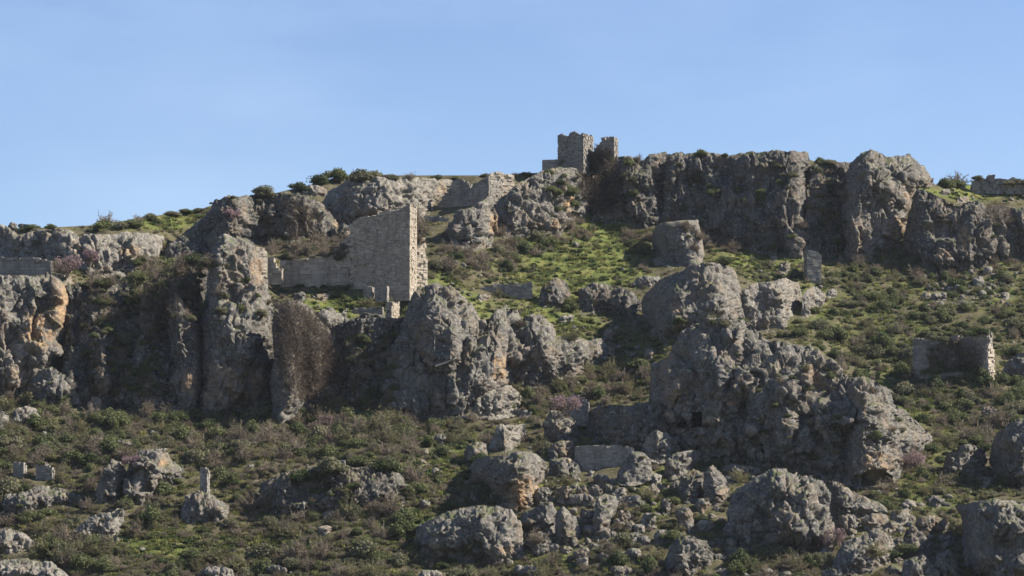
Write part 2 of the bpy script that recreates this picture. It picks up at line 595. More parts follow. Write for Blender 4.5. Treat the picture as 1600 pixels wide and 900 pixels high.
def crag(p, cell, seed, vert):
    """relief of weathered limestone in metres: tilted facets, open joints, karst pits"""
    q = p * np.array([1, 1, 1 / vert])
    warp = np.stack([fbm(q / cell * 0.9, 2, seed + 40), fbm(q / cell * 0.9 + 7, 2, seed + 41), fbm(q / cell * 0.9 + 19, 2, seed + 42)], -1)

    def facets(c, wamp, sd, tilt, step, crack, cw):
        f1, f2, cid, tx = worley(q / c + wamp * warp, sd)
        g = np.stack([(cid * 17.31) % 1, (cid * 41.77) % 1, (cid * 93.13) % 1], -1) * 2 - 1
        return c * (tilt * (tx * g).sum(-1) + step * (cid - 0.5) - crack * np.exp(-(f2 - f1) / cw))
    h = facets(cell, 0.45, seed, 0.34, 0.18, 0.13, 0.05)
    h += facets(cell * 0.42, 0.6, seed + 11, 0.48, 0.20, 0.16, 0.07)
    wild = np.clip(0.62 + 1.5 * fbm(p / 4.2 + 11, 2, seed + 80), 0.22, 1.25)
    h += wild * facets(0.62, 0.5, seed + 17, 0.55, 0.36, 0.22, 0.14)
    h += wild * 0.28 * fbm(p / 1.3, 4, seed + 3, 0.66, True)
    # bedding ledges and upright joints
    zz = p[..., 2] / 1.5 + 0.5 * fbm(p / 6.0, 2, seed + 60) + 0.07 * p[..., 0]
    fr = zz - np.floor(zz)
    bed = _h(np.floor(zz).astype(np.int64), np.zeros(zz.shape, np.int64), np.zeros(zz.shape, np.int64), seed + 61)
    amp_b = np.clip(fbm(p / 5.0 + 3, 2, seed + 62) * 1.6 + 0.45, 0, 1)
    h += amp_b * (0.36 * (bed - 0.5) - 0.26 * np.exp(-np.minimum(fr, 1 - fr) / 0.06) * (bed > 0.3))
    j1, j2, jid, _t = worley(p * np.array([1 / 2.6, 1 / 2.6, 1 / 9.0]) + 0.22 * warp, seed + 70)
    h += 0.5 * (jid - 0.5) - 0.55 * np.exp(-(j2 - j1) / 0.035)
    pit = fbm(p / 0.7, 3, seed + 8, 0.6)
    h -= wild * 0.85 * np.clip(pit - 0.14, 0, 1)
    return h


LAND = []          # landmarks for wording the labels of small things


def rock(name, label, cat, poly, bulge=None, lean=0.3, yaw=0.0, vert=1.0, ochre=(), holes=(), mat=None, step=1.4, round_px=None, cell=None, Y=None, push=0.0, land=None, group=None, amp=2.0, rough=1.0):
    seed = (int(abs(poly[0][0]) * 7 + poly[0][1] * 3 + len(poly))) % 997
    pl = rough_poly(poly, seed, amp)
    py0, py1 = pl[:, 1].min(), pl[:, 1].max()
    bury = min(9.0, 0.12 * (py1 - py0))
    tt = np.clip((pl[:, 1] - (py0 + .6 * (py1 - py0))) / (.4 * (py1 - py0)), 0, 1)
    pl[:, 1] += bury * tt * tt * (3 - 2 * tt)          # the foot goes into the ground
    x0, y0 = pl.min(0) - 2
    x1, y1 = pl.max(0) + 2
    gx = np.arange(x0, x1 + step, step)
    gy = np.arange(y0, y1 + step, step)
    GX, GY = np.meshgrid(gx, gy)
    P = np.stack([GX.ravel(), GY.ravel()], -1)
    d, near = edge_info(P, pl)
    use = d > -step * 0.75
    snap = use & (d <= step * 0.25)
    P[snap] = near[snap]
    dd = np.where(snap, 0.0, np.clip(d, 0, None))
    H, W = GX.shape
    # base line of the rock: its lowest point in each column, smoothed
    use2 = use.reshape(H, W)
    col_has = use2.any(0)
    low = np.array([gy[np.nonzero(use2[:, j])[0].max()] if col_has[j] else np.nan for j in range(W)])
    jj = np.arange(W)
    low = np.interp(jj, jj[col_has], low[col_has])
    k = max(3, int(24 / step)) | 1
    low = np.convolve(np.pad(low, k // 2, mode='edge'), np.ones(k) / k, 'valid')[:W]
    ybase = np.interp(P[:, 0], gx, low)
    if Y is None:
        db = depth(gx, low - bury)
        k2 = max(3, int(40 / step)) | 1
        db = np.convolve(np.pad(db, k2 // 2, mode='edge'), np.ones(k2) / k2, 'valid')[:W]
        dbase = np.interp(P[:, 0], gx, db)
    else:
        dbase = np.full(len(P), float(Y))
    mp = float(np.mean(dbase)) / F
    spine = dbase + lean * np.clip(ybase - P[:, 1], 0, None) * mp
    if Y is None:
        spine = np.minimum(spine, depth(P[:, 0], P[:, 1]) + 0.3)
    cx = (x0 + x1) / 2
    spine = spine - push
    rmax = dd.max()
    rp = round_px or min(rmax, 26)
    u = np.clip(dd / rp, 0, 1)
    prof = 1 - (1 - u) ** 1.75
    wm, hm = (x1 - x0) * mp, (y1 - y0) * mp
    B = 0.78 * bulge if bulge is not None else 0.36 * min(wm, hm)
    size = min(wm, hm)
    cell = cell or float(np.clip(0.42 * size, 0.7, 3.6))
    big = fbm(np.stack([P[:, 0] / 34, P[:, 1] / 46 / vert, np.full(len(P), seed * 0.37)], -1), 2, seed + 2)
    front = spine - B * prof * (1 + 0.85 * big) + (P[:, 0] - cx) * mp * yaw * prof
    for hp, hd in holes:
        hd_, _ = edge_info(P, np.array(hp, float))
        front = front + hd * np.clip(hd_ / 2.0, 0, 1) ** 0.5 * (hd_ > 0)
    back = spine + max(B * 0.9, 0.6) * prof
    Vf = pos(P[:, 0], P[:, 1], front)
    Vb = pos(P[:, 0], P[:, 1], back)
    # indices: front sheet for all used vertices, back sheet shares the rim
    fid = np.full(H * W, -1)
    fid[use] = np.arange(use.sum())
    bid = fid.copy()
    inner = use & ~snap
    bid[inner] = use.sum() + np.arange(inner.sum())
    V = np.concatenate([Vf[use], Vb[inner]])
    gi = np.arange(H * W).reshape(H, W)
    q = np.stack([gi[:-1, :-1], gi[1:, :-1], gi[1:, 1:], gi[:-1, 1:]], -1).reshape(-1, 4)
    ok = use[q].all(1)
    q = q[ok]
    keep = ~snap[q].all(1)
    q = q[keep]
    faces = np.concatenate([fid[q], bid[q][:, ::-1]])
    # vertex normals of the smooth body, then weathered relief along them
    fn = np.cross(V[faces[:, 2]] - V[faces[:, 0]], V[faces[:, 3]] - V[faces[:, 1]])
    N = np.zeros_like(V)
    for c in range(4):
        np.add.at(N, faces[:, c], fn)
    N /= np.linalg.norm(N, axis=1, keepdims=True) + 1e-9
    h = crag(V, cell, seed, vert) * rough
    nf = use.sum()
    de = np.concatenate([dd[use], dd[inner]])
    damp = 0.4 + 0.6 * np.clip(de / 9, 0, 1)
    for hp, hd in holes:
        hd_, _ = edge_info(np.concatenate([P[use], P[inner]]), np.array(hp, float))
        damp *= np.clip(-hd_ / 3 + 0.2, 0.1, 1)
    damp *= np.clip(np.abs(N[:, 1]) / 0.5, 0.3, 1)
    Vn = V + N * (h * damp)[:, None]
    oc = np.zeros(len(V))
    Pa = np.concatenate([P[use], P[inner]])
    for (ox, oy, rx, ry, a) in ochre:
        oc = np.maximum(oc, a * np.exp(-(((Pa[:, 0] - ox) / rx) ** 2 + ((Pa[:, 1] - oy) / ry) ** 2) ** 2))
    o = link_mesh(name, Vn, faces, mat or M_ROCK, None, True, {'ochre': oc})
    sx, sy = project(Vn[:nf])
    zput(sx, sy, Vn[:nf, 1])
    recentre(o)
    tag(o, label, cat, group)
    if land:
        LAND.append((land, (x0 + x1) / 2, (y0 + y1) / 2, (x1 - x0) / 2, (y1 - y0) / 2))
    return o


# --- the crest, left to right
rock('crag', 'low grey cliff band under the grassy plateau at the far left', 'cliff',
     [(-50, 362), (0, 352), (15, 355), (28, 366), (60, 362), (95, 360), (120, 365), (125, 373), (130, 363), (150, 365), (180, 366), (200, 362), (235, 364), (256, 368), (255, 385), (250, 402), (230, 418), (190, 428), (140, 428), (122, 412), (100, 408), (60, 404), (0, 402), (-50, 402)],
     bulge=2.6, vert=1.5, ochre=[(200, 395, 14, 8, .8), (120, 385, 6, 14, .6)], round_px=12, mat=M_ROCK_PALE, land='the low cliff band at the far left')
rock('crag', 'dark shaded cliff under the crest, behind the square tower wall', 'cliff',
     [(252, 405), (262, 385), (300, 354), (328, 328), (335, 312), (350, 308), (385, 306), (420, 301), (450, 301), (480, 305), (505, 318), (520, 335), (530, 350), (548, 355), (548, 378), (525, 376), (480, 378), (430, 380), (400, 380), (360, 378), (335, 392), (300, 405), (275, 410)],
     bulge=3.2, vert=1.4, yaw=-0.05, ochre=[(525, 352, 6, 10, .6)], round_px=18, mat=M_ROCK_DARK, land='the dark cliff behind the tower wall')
rock('rock_outcrop', 'sunlit craggy pale rocks on the crest just above the square tower wall', 'rock',
     [(500, 322), (512, 300), (535, 285), (560, 278), (620, 276), (660, 278), (705, 280), (715, 290), (690, 312), (672, 334), (660, 345), (630, 352), (590, 352), (560, 342), (530, 356), (508, 342)],
     bulge=2.6, cell=2.2, yaw=0.12, mat=M_ROCK_PALE, ochre=[(690, 300, 8, 12, .4)], round_px=16, land='the sunlit crest rocks')
rock('boulder', 'low flat boulder on the grass left of the sunlit crest rocks', 'boulder',
     [(470, 302), (482, 288), (500, 290), (515, 298), (510, 305), (480, 306)], mat=M_ROCK_PALE)
rock('rock_outcrop', 'steep knob with an ochre right edge below the upper ruined wall', 'rock',
     [(703, 380), (703, 350), (715, 330), (735, 325), (762, 307), (768, 318), (778, 340), (776, 365), (768, 380), (740, 384)],
     bulge=3.0, yaw=0.05, ochre=[(772, 350, 7, 16, .9)], land='the ochre-edged knob')
rock('rock_outcrop', 'grey crag with ochre scars carrying the broken keep on the summit', 'rock',
     [(768, 335), (780, 310), (795, 300), (803, 288), (830, 276), (845, 266), (870, 262), (900, 262), (912, 280), (922, 300), (928, 322), (916, 338), (900, 338), (890, 348), (875, 364), (860, 360), (840, 363), (810, 365), (785, 366), (776, 348)],
     bulge=3.4, vert=1.3, ochre=[(888, 320, 9, 13, 1.), (866, 352, 8, 9, .8)], round_px=22, land='the summit crag')
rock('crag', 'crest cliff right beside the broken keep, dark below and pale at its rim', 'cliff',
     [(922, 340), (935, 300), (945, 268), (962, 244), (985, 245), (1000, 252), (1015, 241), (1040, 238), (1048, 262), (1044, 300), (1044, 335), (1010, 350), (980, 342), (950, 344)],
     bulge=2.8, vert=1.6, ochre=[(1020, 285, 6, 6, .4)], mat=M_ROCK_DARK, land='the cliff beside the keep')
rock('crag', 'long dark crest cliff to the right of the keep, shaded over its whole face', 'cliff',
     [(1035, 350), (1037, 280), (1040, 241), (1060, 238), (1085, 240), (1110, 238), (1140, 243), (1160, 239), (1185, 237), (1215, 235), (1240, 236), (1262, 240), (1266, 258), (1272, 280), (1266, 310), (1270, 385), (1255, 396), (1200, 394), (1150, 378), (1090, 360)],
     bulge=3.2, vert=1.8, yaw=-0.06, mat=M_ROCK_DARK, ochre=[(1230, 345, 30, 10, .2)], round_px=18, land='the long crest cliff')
rock('rock_outcrop', 'overhanging sunlit bulge at the top right of the long dark crest cliff', 'rock',
     [(1178, 300), (1190, 270), (1195, 242), (1225, 235), (1262, 238), (1266, 262), (1270, 285), (1258, 302), (1248, 312), (1220, 332), (1195, 320)],
     bulge=2.8, push=1.8, yaw=0.15, cell=1.8, land='the overhanging sunlit bulge')
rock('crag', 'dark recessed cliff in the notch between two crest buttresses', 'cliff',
     [(1252, 398), (1260, 300), (1268, 256), (1290, 252), (1325, 253), (1345, 262), (1340, 300), (1335, 398)], bulge=1.2, vert=2.0, lean=0.5, mat=M_ROCK_SHADE, land='the dark notch in the crest')
rock('rock_outcrop', 'tallest crest buttress, domed top and sunlit tan right flank', 'rock',
     [(1318, 390), (1306, 352), (1306, 312), (1318, 282), (1330, 252), (1345, 239), (1358, 236), (1378, 238), (1385, 245), (1400, 245), (1415, 243), (1430, 249), (1445, 263), (1460, 286), (1456, 294), (1434, 294), (1428, 312), (1420, 332), (1415, 362), (1405, 378), (1380, 388), (1350, 399), (1335, 402)],
     bulge=5.2, vert=1.5, yaw=0.12, ochre=[(1400, 358, 18, 22, .7), (1345, 375, 8, 20, .35), (1420, 310, 6, 22, .5)], round_px=34, land='the tallest crest buttress')
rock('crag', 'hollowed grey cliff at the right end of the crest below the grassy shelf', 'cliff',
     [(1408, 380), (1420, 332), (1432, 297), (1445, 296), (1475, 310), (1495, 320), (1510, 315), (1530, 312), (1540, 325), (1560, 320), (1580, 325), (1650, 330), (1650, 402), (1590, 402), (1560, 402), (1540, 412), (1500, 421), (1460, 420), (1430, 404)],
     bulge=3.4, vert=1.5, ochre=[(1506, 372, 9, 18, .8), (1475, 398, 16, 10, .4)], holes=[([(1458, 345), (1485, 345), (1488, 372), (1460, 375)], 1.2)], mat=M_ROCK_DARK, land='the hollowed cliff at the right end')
# --- left mid cliffs
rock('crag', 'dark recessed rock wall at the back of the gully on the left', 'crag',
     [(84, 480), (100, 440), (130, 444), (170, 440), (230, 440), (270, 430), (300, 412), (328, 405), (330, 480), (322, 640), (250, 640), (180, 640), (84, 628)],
     bulge=3.4, lean=.6, vert=1.6, round_px=22, amp=7, mat=M_ROCK_SHADE, ochre=[(190, 490, 30, 14, .3)], push=-1.5)
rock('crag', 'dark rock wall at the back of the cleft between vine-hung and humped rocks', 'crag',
     [(515, 512), (560, 496), (640, 496), (660, 520), (640, 640), (540, 646), (505, 620)], bulge=1.2, lean=.3, vert=1.6, round_px=16, mat=M_ROCK_SHADE, push=-1.5)
rock('crag', 'rocky shoulder under the grassy terrace, between rock tower and vine-hung rock', 'crag',
     [(408, 474), (425, 462), (445, 474), (490, 484), (530, 492), (548, 500), (540, 545), (470, 560), (425, 560), (410, 520)], bulge=1.4, lean=.5, round_px=14, push=-.6, ochre=[(425, 500, 14, 24, .3)])
rock('crag', 'tall cliff at the left edge with a bright orange broken face, wall on top', 'cliff',
     [(-50, 425), (0, 430), (60, 430), (85, 425), (110, 432), (125, 455), (126, 490), (116, 520), (104, 545), (84, 570), (64, 596), (40, 612), (0, 614), (-50, 614)],
     bulge=4.6, vert=1.5, yaw=0.0, ochre=[(60, 515, 24, 32, 1.), (102, 480, 24, 42, .85), (30, 590, 30, 20, .3)], round_px=34, land='the orange-faced cliff at the left edge')
rock('boulder', 'tilted grey slab leaning at the foot of the orange cliff face', 'boulder',
     [(60, 552), (68, 528), (80, 525), (96, 540), (100, 550), (90, 556), (72, 558)], push=4.2)
rock('rock_outcrop', 'flat lit ledge of rock above the dark gully on the left', 'rock',
     [(126, 444), (150, 429), (190, 424), (215, 432), (228, 446), (205, 460), (150, 460)], bulge=2.0, mat=M_ROCK_PALE, land='the lit ledge above the gully')
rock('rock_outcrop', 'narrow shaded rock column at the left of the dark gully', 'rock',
     [(136, 628), (134, 560), (140, 515), (150, 508), (172, 520), (182, 560), (188, 600), (184, 634), (145, 636)], vert=1.6, bulge=2.4, ochre=[(160, 600, 18, 14, .35)], mat=M_ROCK_SHADE, land='the dark gully')
rock('rock_outcrop', 'broken shaded rock rib in the middle of the dark gully on the left', 'rock',
     [(192, 636), (196, 590), (205, 560), (214, 530), (226, 520), (240, 545), (246, 590), (250, 636)], vert=1.5, bulge=2.2, ochre=[(222, 600, 14, 20, .35)], mat=M_ROCK_DARK)
rock('rock_outcrop', 'low rounded shaded rock at the foot of the left gully', 'rock',
     [(40, 605), (52, 585), (80, 572), (100, 585), (118, 600), (125, 625), (90, 630), (55, 622)], bulge=2.0, push=1.0)
rock('rock_outcrop', 'narrow shaded buttress against the left flank of the tall rock tower', 'rock',
     [(256, 634), (253, 590), (258, 545), (250, 500), (250, 472), (262, 459), (280, 460), (290, 480), (305, 500), (320, 520), (322, 600), (318, 640), (285, 648)], vert=1.6, bulge=3.0, ochre=[(300, 600, 20, 24, .5)], mat=M_ROCK_DARK, land='the narrow buttress')
rock('rock_outcrop', 'tall natural rock tower left of the ruined wall, brown stained foot', 'rock',
     [(312, 642), (311, 600), (316, 540), (311, 500), (320, 470), (325, 430), (322, 405), (330, 390), (348, 365), (362, 372), (388, 380), (404, 384), (412, 400), (420, 430), (420, 455), (430, 480), (428, 500), (430, 560), (424, 612), (405, 628), (370, 644), (340, 650)],
     bulge=5.0, vert=1.6, yaw=0.06, ochre=[(370, 600, 60, 36, .5), (405, 420, 12, 26, .5)], round_px=36, land='the tall rock tower')
rock('rock_outcrop', 'rounded rock hung with a brown mat of dry vines, below the terrace', 'rock',
     [(425, 644), (421, 600), (428, 560), (425, 510), (430, 490), (445, 472), (465, 470), (485, 478), (500, 500), (515, 515), (525, 530), (545, 545), (554, 556), (551, 575), (546, 592), (520, 612), (490, 628), (460, 644), (440, 654)],
     bulge=5.0, push=2.6, yaw=0.12, vert=1.4, round_px=40, rough=.7, land='the vine-hung rock')
rock('rock_outcrop', 'small lit ribs of rock under the grassy terrace edge', 'rock',
     [(496, 520), (496, 487), (515, 478), (530, 490), (543, 480), (543, 502), (532, 524), (512, 526)], bulge=2.0, mat=M_ROCK_PALE, yaw=.1)
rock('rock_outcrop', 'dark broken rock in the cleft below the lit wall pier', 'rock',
     [(540, 545), (548, 502), (570, 487), (600, 492), (607, 512), (620, 505), (616, 535), (600, 562), (600, 590), (572, 612), (548, 600)], bulge=1.8, ochre=[(603, 545, 8, 8, .7)], mat=M_ROCK_SHADE, land='the dark cleft')
rock('rock_outcrop', 'dark sloping mass joining the humped rock to the lumpy rock end', 'rock',
     [(592, 634), (602, 585), (626, 505), (643, 472), (680, 448), (705, 450), (748, 500), (770, 497), (790, 484), (806, 486), (820, 510), (850, 498), (868, 524), (938, 534), (946, 558), (880, 590), (800, 602), (770, 640), (690, 648), (610, 648)],
     bulge=3.4, vert=1.2, lean=.4, round_px=40)
rock('rock_outcrop', 'large dark humped rock right below the square tower wall', 'rock',
     [(588, 632), (593, 600), (604, 560), (622, 530), (633, 495), (641, 467), (655, 448), (680, 442), (705, 446), (722, 462), (738, 476), (752, 500), (757, 516), (750, 545), (745, 570), (735, 600), (725, 644), (660, 646), (610, 646)],
     bulge=6.0, vert=1.3, yaw=-0.08, ochre=[(660, 550, 14, 40, .3)], round_px=46, land='the humped rock below the tower')
rock('rock_outcrop', 'dark rock rib with an ochre spot, right half of the humped twin rocks', 'rock',
     [(690, 636), (712, 585), (740, 548), (760, 520), (765, 500), (775, 485), (790, 478), (806, 482), (817, 500), (812, 522), (808, 548), (806, 582), (795, 604), (770, 626), (740, 645), (700, 646)],
     bulge=4.6, vert=1.3, push=0.8, ochre=[(782, 575, 11, 22, .9)], round_px=34, land='the ochre-spotted rib')
rock('rock_outcrop', 'low lumpy rock with a bush on its shoulder, right end of the left cliffs', 'rock',
     [(800, 594), (806, 545), (803, 517), (815, 500), (830, 490), (850, 493), (868, 510), (870, 526), (890, 525), (915, 530), (940, 528), (951, 545), (949, 562), (925, 574), (900, 584), (880, 594), (840, 598), (808, 606)],
     bulge=3.6, cell=1.8, ochre=[(845, 560, 20, 20, .2)], land='the lumpy rock end')
rock('rock_outcrop', 'low pale rocks at the foot of the ochre-spotted rib', 'rock',
     [(730, 646), (748, 616), (780, 605), (800, 602), (818, 622), (806, 646), (770, 652)], bulge=1.8, push=0.8, cell=1.2, mat=M_ROCK_PALE)
# --- middle and right slope
rock('boulder', 'big square shaded boulder standing on the green slope under the crest', 'boulder',
     [(1020, 398), (1018, 370), (1025, 353), (1040, 347), (1070, 344), (1091, 343), (1095, 360), (1098, 375), (1101, 396), (1095, 408), (1070, 408), (1040, 411)],
     bulge=2.6, yaw=-0.15, round_px=8, cell=2.6, rough=.42, amp=1.2, lean=0.1, land='the big square boulder')
rock('rock_outcrop', 'dark rocks in the middle of the green slope', 'rock',
     [(838, 474), (848, 446), (865, 433), (885, 440), (892, 462), (882, 478), (855, 480)], bulge=1.8, cell=1.4, mat=M_ROCK_DARK, land='the mid-slope rocks')
rock('rock_outcrop', 'shaded rock ledge running into the left flank of the steep spur', 'rock',
     [(904, 486), (904, 452), (925, 441), (960, 446), (990, 456), (1004, 474), (1000, 500), (975, 496), (948, 484), (928, 494), (910, 490)], bulge=2.0, cell=1.4, ochre=[(932, 475, 8, 10, .5)], mat=M_ROCK_DARK, land='the shaded ledge')
rock('boulder', 'pale blocky boulder above the shaded ledge on the green slope', 'boulder',
     [(988, 446), (992, 434), (1008, 431), (1030, 432), (1036, 440), (1018, 450), (1000, 452)], bulge=1.0, mat=M_ROCK_PALE)
rock('rock_outcrop', 'steep pointed spur in the centre right, smooth shaded left face', 'rock',
     [(1000, 474), (1010, 456), (1030, 438), (1055, 425), (1080, 415), (1105, 409), (1125, 412), (1145, 418), (1152, 432), (1158, 455), (1166, 480), (1174, 506), (1150, 512), (1110, 512), (1085, 515), (1060, 522), (1040, 526), (1018, 521), (1006, 498)],
     bulge=4.6, yaw=0.10, lean=0.45, ochre=[(1055, 482, 12, 8, .6), (1065, 508, 12, 8, .6)], round_px=36, cell=2.6, rough=.8, land='the pointed spur')
rock('rock_outcrop', 'pale lumpy rock just right of the pointed spur', 'rock',
     [(1158, 506), (1160, 452), (1175, 443), (1200, 441), (1225, 434), (1248, 442), (1253, 466), (1242, 492), (1225, 510), (1190, 514)], bulge=2.8, cell=1.6, mat=M_ROCK_PALE, land='the pale lumpy rock')
rock('rock_outcrop', 'narrow pale rock standing right of the pale lumpy rock', 'rock',
     [(1250, 494), (1255, 456), (1275, 446), (1291, 460), (1287, 477), (1270, 496)], bulge=1.6, cell=1.2, mat=M_ROCK_PALE)
rock('rock_outcrop', 'smooth grey rock behind the lit end of the ruined wall at the right edge', 'rock',
     [(1560, 588), (1572, 566), (1592, 552), (1650, 540), (1650, 598), (1600, 600)], bulge=1.2, rough=.6, land='the smooth rock at the right edge')
rock('rock_outcrop', 'dark rock mass hugging the foot of the great right-hand rock, on its left', 'rock',
     [(918, 660), (925, 638), (945, 633), (985, 634), (1020, 625), (1060, 640), (1100, 660), (1110, 700), (1060, 704), (1000, 700), (950, 694), (922, 682)],
     bulge=3.0, mat=M_ROCK_DARK, yaw=-.1, lean=.4)
rock('rock_outcrop', 'upper block of the great right-hand rock, with two small cave windows', 'rock',
     [(1020, 690), (1017, 640), (1015, 600), (1018, 568), (1042, 560), (1050, 545), (1062, 520), (1085, 505), (1120, 499), (1160, 497), (1174, 506), (1180, 524), (1200, 533), (1198, 570), (1190, 620), (1180, 680), (1150, 712), (1100, 704), (1060, 700)],
     bulge=4.2, yaw=0.02, push=1.2, vert=1.4, ochre=[(1060, 620, 26, 46, .5), (1130, 660, 30, 12, .4), (1170, 540, 14, 20, .3)], holes=[([(1081, 645), (1097, 644), (1097, 667), (1082, 668)], 7.0), ([(1057, 669), (1063, 653), (1072, 659), (1078, 669)], 6.0)], round_px=40, land='the twin cave windows')
rock('rock_outcrop', 'broad body of the great right-hand rock, mottled with moss', 'rock',
     [(1016, 640), (1018, 568), (1045, 558), (1062, 520), (1085, 505), (1120, 499), (1160, 497), (1176, 508), (1200, 532), (1230, 535), (1260, 540), (1280, 548), (1292, 561), (1312, 576), (1328, 590), (1345, 588), (1362, 590), (1374, 600), (1392, 608), (1396, 632), (1420, 650), (1440, 666), (1458, 688), (1440, 704), (1412, 722), (1395, 752), (1345, 752), (1280, 738), (1230, 732), (1170, 720), (1100, 706), (1020, 690)],
     bulge=6.4, yaw=0.06, ochre=[(1268, 585, 16, 26, .5), (1145, 632, 10, 6, .8), (1140, 675, 14, 7, .6)], round_px=60, lean=.5, holes=[([(1080, 644), (1098, 643), (1098, 668), (1081, 669)], 9.0), ([(1056, 669), (1063, 652), (1073, 658), (1079, 669)], 8.0), ([(1341, 762), (1340, 740), (1353, 733), (1382, 733), (1396, 744), (1398, 762)], 7.0)], land='the mottled body of the great rock')
rock('rock_outcrop', 'sunlit right buttress of the great rock, overhanging a low cave', 'rock',
     [(1316, 748), (1308, 700), (1318, 640), (1325, 600), (1345, 588), (1362, 590), (1374, 600), (1392, 608), (1396, 632), (1420, 650), (1440, 666), (1458, 688), (1440, 704), (1420, 704), (1412, 722), (1402, 744), (1395, 752), (1340, 756)],
     bulge=4.4, yaw=0.12, push=1.2, ochre=[(1372, 722, 30, 14, .75), (1345, 630, 10, 20, .4)], holes=[([(1345, 760), (1343, 742), (1355, 735), (1380, 735), (1394, 745), (1396, 760)], 4.0)], round_px=36, cell=2.0, land='the overhanging right buttress')
rock('rock_outcrop', 'rounded rock above the scrub, left of the big rock at the right edge', 'rock',
     [(1468, 742), (1480, 710), (1500, 697), (1515, 692), (1535, 700), (1544, 711), (1540, 727), (1539, 748), (1510, 748)], bulge=2.4, yaw=.1, ochre=[(1536, 725, 6, 16, .7)], land='the rounded rock near the right edge')
rock('rock_outcrop', 'large dark rock cut by the right edge, halfway down the slope', 'rock',
     [(1545, 720), (1550, 692), (1560, 675), (1578, 660), (1600, 651), (1650, 655), (1650, 758), (1600, 762), (1556, 752)], bulge=4.0, yaw=-.1, land='the dark rock at the right edge')
# --- lower boulders
rock('boulder', 'huge mushroom-shaped boulder with an orange scarred underside, lower centre', 'boulder',
     [(736, 748), (732, 730), (745, 716), (775, 711), (800, 706), (830, 706), (848, 716), (856, 731), (851, 746), (842, 766), (839, 782), (816, 792), (800, 798), (780, 788), (767, 776), (764, 762), (750, 753)],
     bulge=4.2, lean=0.0, ochre=[(818, 772, 26, 26, 1.)], yaw=0.12, cell=2.2, land='the mushroom boulder')
rock('boulder', 'pale angular boulder perched behind the mushroom boulder', 'boulder',
     [(762, 700), (770, 676), (781, 663), (800, 664), (822, 662), (822, 682), (812, 696), (800, 704), (780, 705)], mat=M_ROCK_PALE, cell=1.6, yaw=.1, land='the perched pale boulder')
rock('boulder', 'low dark boulder left of the perched pale boulder', 'boulder',
     [(724, 722), (728, 697), (742, 690), (758, 694), (762, 712), (745, 724)], bulge=1.6)
rock('rock_outcrop', 'tall grey rock under the pink tree, right of the mushroom boulder', 'rock',
     [(848, 694), (848, 662), (860, 641), (880, 645), (900, 656), (904, 672), (902, 690), (878, 695)], bulge=2.2, yaw=.1, land='the tall rock under the pink tree')
rock('boulder', 'large round sunlit boulder above the leaning slabs, lower centre right', 'boulder',
     [(1003, 697), (1010, 681), (1022, 672), (1040, 676), (1058, 688), (1063, 701), (1053, 714), (1030, 720), (1012, 714)], bulge=2.2, lean=0, yaw=.12, push=1.4, cell=1.5, mat=M_ROCK_PALE, land='the large round boulder')
rock('boulder', 'long wedge slab with a flat top, right below the large round boulder', 'boulder',
     [(1038, 738), (1041, 716), (1060, 706), (1095, 702), (1097, 716), (1082, 730), (1066, 743), (1050, 745)], bulge=1.9, rough=.7, push=1.4, lean=0, land='the wedge slab')
rock('boulder', 'pointed tan block standing upright beneath the wedge slab', 'boulder',
     [(1098, 784), (1099, 737), (1114, 725), (1130, 740), (1143, 766), (1139, 778), (1122, 790)], bulge=1.9, yaw=.15, rough=.7, ochre=[(1132, 772, 9, 9, .7), (1110, 732, 6, 8, .5)], lean=0.1, land='the upright tan block')
rock('boulder', 'dark block wedged left of the upright tan block', 'boulder',
     [(1058, 780), (1062, 745), (1082, 732), (1100, 738), (1100, 770), (1090, 786)], bulge=1.8, ochre=[(1085, 735, 12, 5, .6)], mat=M_ROCK_DARK)
rock('rock_outcrop', 'smooth shaded rock face at the right end of the low masonry wall', 'rock',
     [(960, 752), (972, 722), (988, 706), (1006, 706), (1018, 720), (1018, 746), (992, 755)], bulge=1.6, rough=.6, push=1.6)
rock('rock_outcrop', 'broad low shaded rock mass at the lower centre right', 'rock',
     [(1132, 832), (1136, 795), (1142, 770), (1160, 760), (1180, 746), (1200, 733), (1225, 732), (1245, 745), (1270, 742), (1290, 755), (1298, 772), (1296, 800), (1304, 815), (1304, 856), (1240, 854), (1200, 858), (1160, 852)],
     bulge=4.6, yaw=0.05, lean=.45, round_px=34, land='the broad low rock mass')
rock('boulder', 'long grey ridge-backed boulder right of the broad low rock mass', 'boulder',
     [(1284, 806), (1290, 770), (1296, 750), (1312, 752), (1330, 765), (1360, 780), (1388, 796), (1380, 805), (1340, 806), (1310, 816)], bulge=2.4, land='the ridge-backed boulder')
rock('rock_outcrop', 'low mossy rock mass in front of the mushroom boulder', 'rock',
     [(646, 852), (653, 820), (680, 806), (720, 793), (760, 789), (800, 796), (814, 816), (817, 842), (824, 866), (790, 876), (740, 872), (700, 868), (662, 866)],
     bulge=4.0, lean=.6, ochre=[(783, 860, 16, 7, .6)], cell=2.0, land='the low mossy mass')
rock('boulder', 'smooth triangular boulder right of the low mossy rock mass', 'boulder',
     [(810, 818), (820, 801), (845, 787), (862, 785), (872, 806), (870, 834), (845, 828), (820, 823)], bulge=2.4, rough=.7, land='the triangular boulder')
rock('boulder', 'rough boulder leaning against the triangular boulder from the right', 'boulder',
     [(864, 842), (868, 802), (880, 790), (900, 808), (909, 830), (902, 848), (880, 850)], bulge=2.0)
rock('boulder', 'squat boulder under the triangular boulder in deep shade', 'boulder',
     [(818, 856), (826, 836), (848, 832), (862, 842), (862, 862), (840, 868)], bulge=1.5)
rock('boulder', 'tall grey boulder standing alone in the lower boulder field', 'boulder',
     [(924, 834), (928, 802), (932, 781), (945, 772), (962, 775), (966, 791), (958, 812), (954, 834), (940, 838)], bulge=2.0, land='the tall field boulder')
